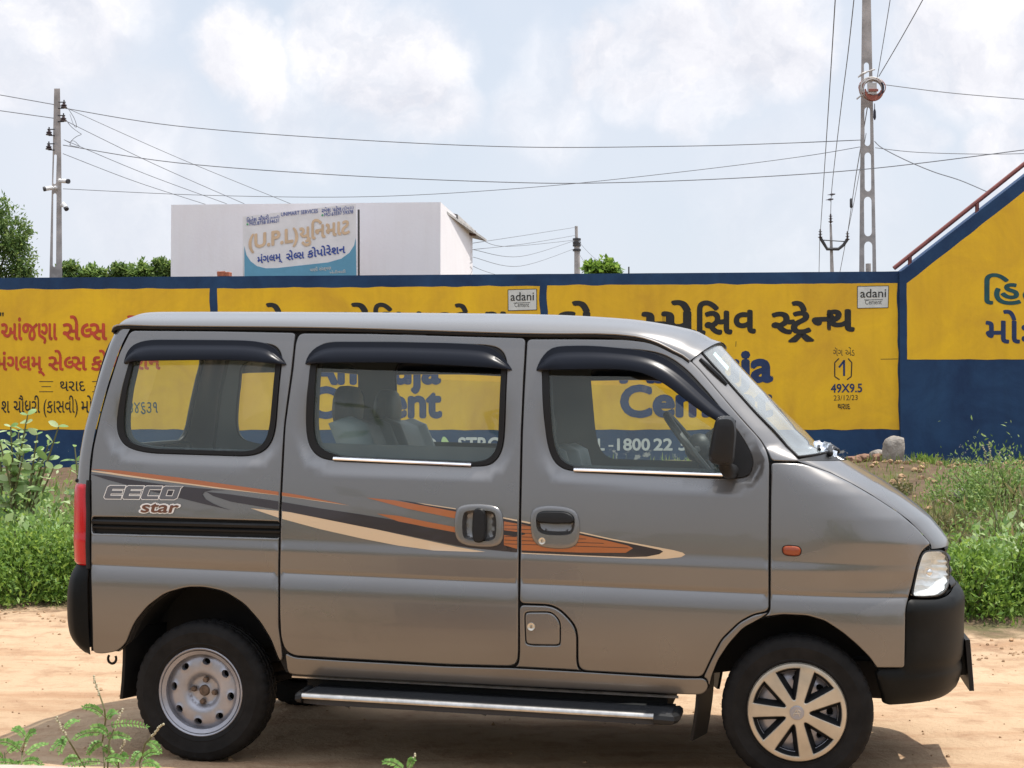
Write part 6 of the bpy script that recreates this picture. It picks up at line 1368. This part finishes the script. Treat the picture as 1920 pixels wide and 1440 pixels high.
# milkweed with large pale leaves
def broadleaf(mb, p, d, nrm, ln, wd, cup=.12):
    d = d.normalized(); s = d.cross(nrm).normalized(); u = s.cross(d); prof = [(0, .02), (.18, .34), (.45, .50), (.72, .48), (.92, .24), (1, 0)]; L_, R_, Mi = [], [], []
    for t, w in prof:
        c = p+d*ln*t-u*ln*.22*t*t; Mi.append(c); L_.append(c+s*w*wd+u*cup*w*wd); R_.append(c-s*w*wd+u*cup*w*wd)
    k = len(prof); mb.add(L_+Mi+R_, [f for i in range(k-1) for f in ((i, i+1, k+i+1, k+i), (k+i, k+i+1, 2*k+i+1, 2*k+i))])
def milkweed(px, Y, stems, label, group=None):
    x = X_(px, Y); z = H(x, Y); e = empty('milkweed', (x, Y, z)); tag(e, label, 'plant', group); lf = MB(); st = MB()
    for tx, ty, nl in stems:
        t = at(tx, ty, Y+random.uniform(-.2, .2))-Vector((x, Y, z)); b = Vector((random.uniform(-.1, .1), random.uniform(-.1, .1), -.03)); pts = [b, b.lerp(t, .35)+Vector((t.x*-.12, 0, .06)), b.lerp(t, .7)+Vector((t.x*-.05, 0, .04)), t]; st.tube(pts, [.016, .013, .010, .006], 6)
        for k in range(nl):
            q = .28+.72*(k+1)/nl; i = min(2, int(q*3)); c = pts[i].lerp(pts[i+1], q*3-i); an = k*1.65+random.uniform(-.4, .4)
            for s in (0, math.pi):
                d = Vector((math.cos(an+s), math.sin(an+s), random.uniform(.15, .9))); ln = random.uniform(.075, .145)*(1.05-.35*(q > .9)); broadleaf(lf, c, d, Vector((random.uniform(-.5, .5), random.uniform(-1.3, -.1), random.uniform(.4, 1))), ln, ln*random.uniform(.45, .62))
    lf.build('foliage', M['leafC'], e, fix=False); st.build('stem', M['stem'], e, fix=False); return e
milkweed(30, 13.3, [(52, 778, 11), (35, 810, 9), (70, 815, 9), (90, 835, 8), (20, 800, 9), (-5, 812, 7), (-25, 800, 7), (78, 845, 6), (100, 878, 5), (45, 850, 7), (20, 870, 7), (0, 850, 7), (110, 800, 5)], 'tall pale milkweed with large rounded leaves in front of the blue wall base at left'); milkweed(150, 14.5, [(140, 838, 4), (152, 860, 4), (170, 850, 4)], 'small milkweed sprig showing just behind the rear pillar')
# grass: uncountable
def grass(name, n, fx, fy, hh, m, label, wd=.10):
    x = fx(n); y = fy(n, x); ok = (y > np.asarray(edge_y(x))-.1); x, y = x[ok], y[ok]; n = len(x); z = np.array([H(a, b) for a, b in zip(x, y)]); Cn = np.stack([x, y, z], 1); D = rng.normal(size=(n, 3))*.35+np.array([0, 0, 1.]); Nn = rng.normal(size=(n, 3)); Nn[:, 2] *= .2; L_ = hh*(.4+.9*rng.random(n)); V_, F_ = leaf_arr(Cn, D, Nn, L_, L_*wd); return tag(np_mesh(name, V_, F_, m), label, 'grass', kind='stuff')
tuft = lambda lo, hi, k: (lambda n: (lambda c: c[rng.integers(0, k, n)]+rng.normal(size=n)*.10)(rng.uniform(lo, hi, k)))
grass('grass', 16000, lambda n: rng.uniform(2.5, 6, n), lambda n, x: np.asarray(edge_y(x))+.5+rng.gamma(2.6, .9, n), .10, M['grass'], 'short green grass covering the slope right of the van'); grass('grass', 9000, lambda n: rng.uniform(-6, -1.6, n), lambda n, x: np.asarray(edge_y(x))+rng.gamma(2.6, 1.25, n), .12, M['grass'], 'short green grass and weeds left of the van'); grass('grass', 2600, tuft(1, 8, 60), lambda n, x: 15+6.3*(.5+.5*np.sin(x*37))+rng.normal(size=n)*.2, .12, M['grass'], 'sparse grass tufts on the bare soil below the wall'); grass('ground_cover', 6000, lambda n: rng.uniform(2.6, 6, n), lambda n, x: np.asarray(edge_y(x))+.5+rng.gamma(2., 1.1, n), .045, M['leafA'], 'low creeping ground cover on the right slope', .55); grass('ground_cover', 5000, lambda n: rng.uniform(-6, -2.4, n), lambda n, x: np.asarray(edge_y(x))+.5+rng.gamma(2.2, 1.2, n), .05, M['leafB'], 'low creeping ground cover on the left verge', .55)
# far-off wood on the photographer's side of the road (seen only mirrored in paint and glass)
q = 9000; xx = rng.uniform(-70, 70, q); Cn = np.stack([xx, -26+rng.normal(size=q)*2.5, rng.random(q)*(3.6+1.6*np.sin(xx*.31)+1.1*np.sin(xx*.87+1))], 1); V_, F_ = leaf_arr(Cn, rng.normal(size=(q, 3)), rng.normal(size=(q, 3)), .8+.6*rng.random(q), .6+.3*rng.random(q)); tag(np_mesh('far_wood', V_, F_, M['leafT']), 'far-off line of trees reflected in the van paint', 'trees', kind='stuff')
# dry seed stalks by the scrub
for i, (bx_, by, tx, ty, lab) in enumerate(((1862, 905, 1842, 832, 'leftmost thin dry seed stalk above the scrub on the right'), (1866, 905, 1854, 826, 'tallest thin dry seed stalk above the scrub'), (1880, 900, 1874, 846, 'third thin dry seed stalk from the left above the scrub'), (1893, 900, 1894, 852, 'rightmost thin dry seed stalk above the scrub'))):
    a, b = at(bx_, by, 15.6), at(tx, ty, 15.6); mb = MB(); mb.tube([a-Vector((0, 0, .2)), a, a.lerp(b, .6), b], [.004, .004, .003, .002], 4)
    for k in range(9): c = a.lerp(b, .55+.05*k); mb.ball(c+Vector((random.uniform(-.012, .012), 0, 0)), .010, 1, 5, 4)
    tag(mb.build('seed_stalk', [M['stem'], M['seed']], None, fix=False), lab, 'plant', 'dry seed stalks')
mb = MB(); a, b = at(1788, 955, 14.5), at(1778, 938, 14.5); mb.tube([a, a.lerp(b, .6)+Vector((.02, 0, .01)), b, b+Vector((-.05, 0, .02))], .006, 5); tag(mb.build('dry_twig', M['seed'], None), 'pale curved dry twig sticking up from the grass on the right slope', 'twig')

# foreground weeds with pinnate leaves
def frond(lf, st, a, b, sag=.01, pairs=12, w=.0145):
    a, b = Vector(a), Vector(b); ln = (b-a).length; d = (b-a).normalized(); pts = [a.lerp(b, t/8)+Vector((0, 0, sag*4*(t/8)*(1-t/8))) for t in range(9)]; st.tube(pts, .0012, 4, 0, False); sd = d.cross(Vector((random.uniform(-.5, .5), -1, .55))).normalized()
    for k in range(pairs):
        t = .14+.86*k/(pairs-1); c = a.lerp(b, t)+Vector((0, 0, sag*4*t*(1-t))); L_ = w*(1.1-.55*abs(t-.45))*random.uniform(.85, 1.1)
        for s in (-1, 1):
            dd = (sd*s+d*.55+Vector((0, random.uniform(-.2, .2), random.uniform(-.1, .25)))).normalized(); nr = Vector((random.uniform(-.3, .3), -.6, 1)).normalized(); q = dd.cross(nr).normalized()*L_*.24; lf.add([c, c+dd*L_*.35+q, c+dd*L_*.75+q*.9, c+dd*L_, c+dd*L_*.75-q*.9, c+dd*L_*.35-q], [(0, 1, 2, 3), (0, 3, 4, 5)])
    dd = d; q = sd*w*.2; lf.add([b, b+dd*w*.5+q, b+dd*w, b+dd*w*.5-q], [(0, 1, 2, 3)])
def weed(px, Y, stems, label, group='weeds in front of the van'):
    x = X_(px, Y); e = empty('weed', (x, Y, 0)); tag(e, label, 'weed', group); lf = MB(); st = MB(); O = Vector((x, Y, 0))
    for path, fr_, head in stems:
        P_ = [at(a, b, Y+random.uniform(-.05, .05))-O for a, b in path]; base = Vector((random.uniform(-.03, .03), random.uniform(-.03, .03), -.01)); st.tube([base]+P_, [.0035]+[.0028]*(len(P_)-1)+[.0015], 5)
        for (a, b) in fr_:
            A = at(*a, Y)-O; B = at(*b, Y)-O+Vector((0, random.uniform(-.06, .06), 0)); frond(lf, st, A, B)
        if head:
            t = P_[-1]; u = (P_[-1]-P_[-2]).normalized()
            for k in range(10): st.ball(t-u*.007*k+Vector((random.uniform(-.004, .004), 0, 0)), .0042, 1, 5, 4)
    lf.build('foliage', M['weedleaf'], e, fix=False); st.build('stem', [M['stem'], M['seed']], e, fix=False)
weed(45, 4.75, [([(45, 1480), (40, 1440), (42, 1410), (48, 1385)], [((42, 1412), (5, 1388)), ((44, 1395), (72, 1368)), ((40, 1430), (78, 1432)), ((40, 1440), (2, 1425)), ((44, 1420), (75, 1403)), ((48, 1385), (20, 1372))], True), ([(20, 1480), (12, 1440), (8, 1410)], [((10, 1428), (-25, 1400)), ((10, 1415), (38, 1400)), ((12, 1440), (45, 1446))], False)], 'feathery green weed at the left border of the foreground')
weed(190, 4.8, [([(195, 1480), (196, 1430), (192, 1390), (198, 1350), (196, 1330), (175, 1268)], [((197, 1345), (163, 1324)), ((198, 1362), (265, 1369)), ((194, 1375), (148, 1380)), ((194, 1384), (235, 1388)), ((193, 1392), (166, 1412)), ((196, 1425), (240, 1420)), ((196, 1430), (140, 1432)), ((198, 1352), (214, 1338)), ((192, 1400), (205, 1430))], True), ([(170, 1480), (160, 1440), (130, 1390), (105, 1345)], [((118, 1370), (138, 1357)), ((128, 1388), (105, 1400)), ((150, 1425), (115, 1434)), ((125, 1380), (118, 1405))], True), ([(200, 1470), (205, 1390), (228, 1330)], [((206, 1380), (180, 1360))], True)], 'tallest feathery green weed in front of the rear tyre')
weed(262, 4.8, [([(268, 1480), (262, 1430), (272, 1395), (304, 1358)], [((264, 1425), (294, 1412)), ((266, 1410), (252, 1428)), ((275, 1392), (306, 1404)), ((262, 1435), (290, 1442))], True), ([(225, 1480), (222, 1430), (232, 1388)], [((222, 1440), (200, 1425)), ((222, 1430), (240, 1418))], True)], 'slender weed with a seed head between the tall weed and the rear tyre')
weed(758, 4.8, [([(760, 1490), (762, 1450), (780, 1414)], [((760, 1446), (720, 1434)), ((764, 1446), (776, 1424)), ((760, 1455), (735, 1448))], True)], 'small weed tip poking in at the bottom edge below the side step')

# trees
def tree(px, pyb, Y, crown, n, ln, m, label, group=None, k=40, spread=.2, zb=None, wd=.45, name='tree'):
    """crown = list of (px, py, rx px, ry px) lobes"""
    s = Y/F; x = X_(px, Y); e = empty(name, (x, Y, 0)); tag(e, label, 'tree', group); Vs, Fs = [], []; o = 0; A = sum(c[2]*c[3] for c in crown); tops = []
    for cx, cy, rx, ry in crown:
        c = at(cx, cy, Y)-Vector((x, Y, 0)); q = max(60, int(n*rx*ry/A)); Cn, out = clumpy(q, c, (rx*s, (rx+ry)/2*s, ry*s), k, spread, .5, False); D = rng.normal(size=(q, 3))+out/(rx*s)*.8+np.array([0, 0, -.1]); Nn = rng.normal(size=(q, 3))*.7+np.array([0, 0, 1.]); L_ = ln*(.6+.8*rng.random(q)); V_, F_ = leaf_arr(Cn, D, Nn, L_, L_*wd); Vs.append(V_); Fs.append(F_+o); o += len(V_); tops.append(c)
    np_mesh('crown', np.concatenate(Vs), np.concatenate(Fs), m, e); mb = MB(); r = max(.05, crown[0][2]*s*.09); zc = tops[0].z; mb.tube([(0, 0, -.2), (.03, 0, zc*.4), (0, .02, zc*.75), tuple(tops[0])], [r*1.4, r*1.1, r*.8, r*.3], 8)
    for t in tops[1:]: mb.tube([(0, 0, zc*.55), tuple(Vector((0, 0, zc*.7)).lerp(t, .5)), tuple(t)], [r*.6, r*.4, r*.15], 6)
    mb.build('trunk', M['bark'], e, fix=False); return e
tree(-30, 560, 32, [(-30, 470, 75, 75), (20, 440, 38, 45), (35, 490, 34, 40), (-5, 400, 30, 30), (10, 520, 50, 30), (-90, 440, 60, 60)], 15000, .085, M['leafT'], 'large dense green tree at the left border behind the short pole', None, 40, .17)
G7 = 'far tree row beyond the wall'
for i, (px, lobes, lab) in enumerate(((132, [(130, 508, 20, 16), (120, 512, 14, 14)], 'leftmost far tree, showing right of the short pole'), (180, [(178, 512, 18, 12), (160, 515, 12, 9)], 'low far tree, second from the left of the far row'), (222, [(222, 510, 17, 13)], 'small far tree in the middle of the far row'), (265, [(258, 508, 20, 15), (275, 512, 14, 12)], 'bushy far tree, second from the right of the far row'), (302, [(300, 504, 19, 17), (315, 508, 16, 13)], 'tallest far tree, against the white building'))):
    tree(px, 540, 62, lobes+[(px, 526, 22, 10)], 1500, .20, M['leafB' if i % 2 else 'leafT'], lab, G7, 26, .2)
tree(1125, 540, 40, [(1112, 505, 17, 11), (1138, 504, 18, 12), (1127, 512, 28, 12)], 1300, .16, M['leafA'], 'small bright green tree top rising just above the wall', None, 26, .2, wd=.7)
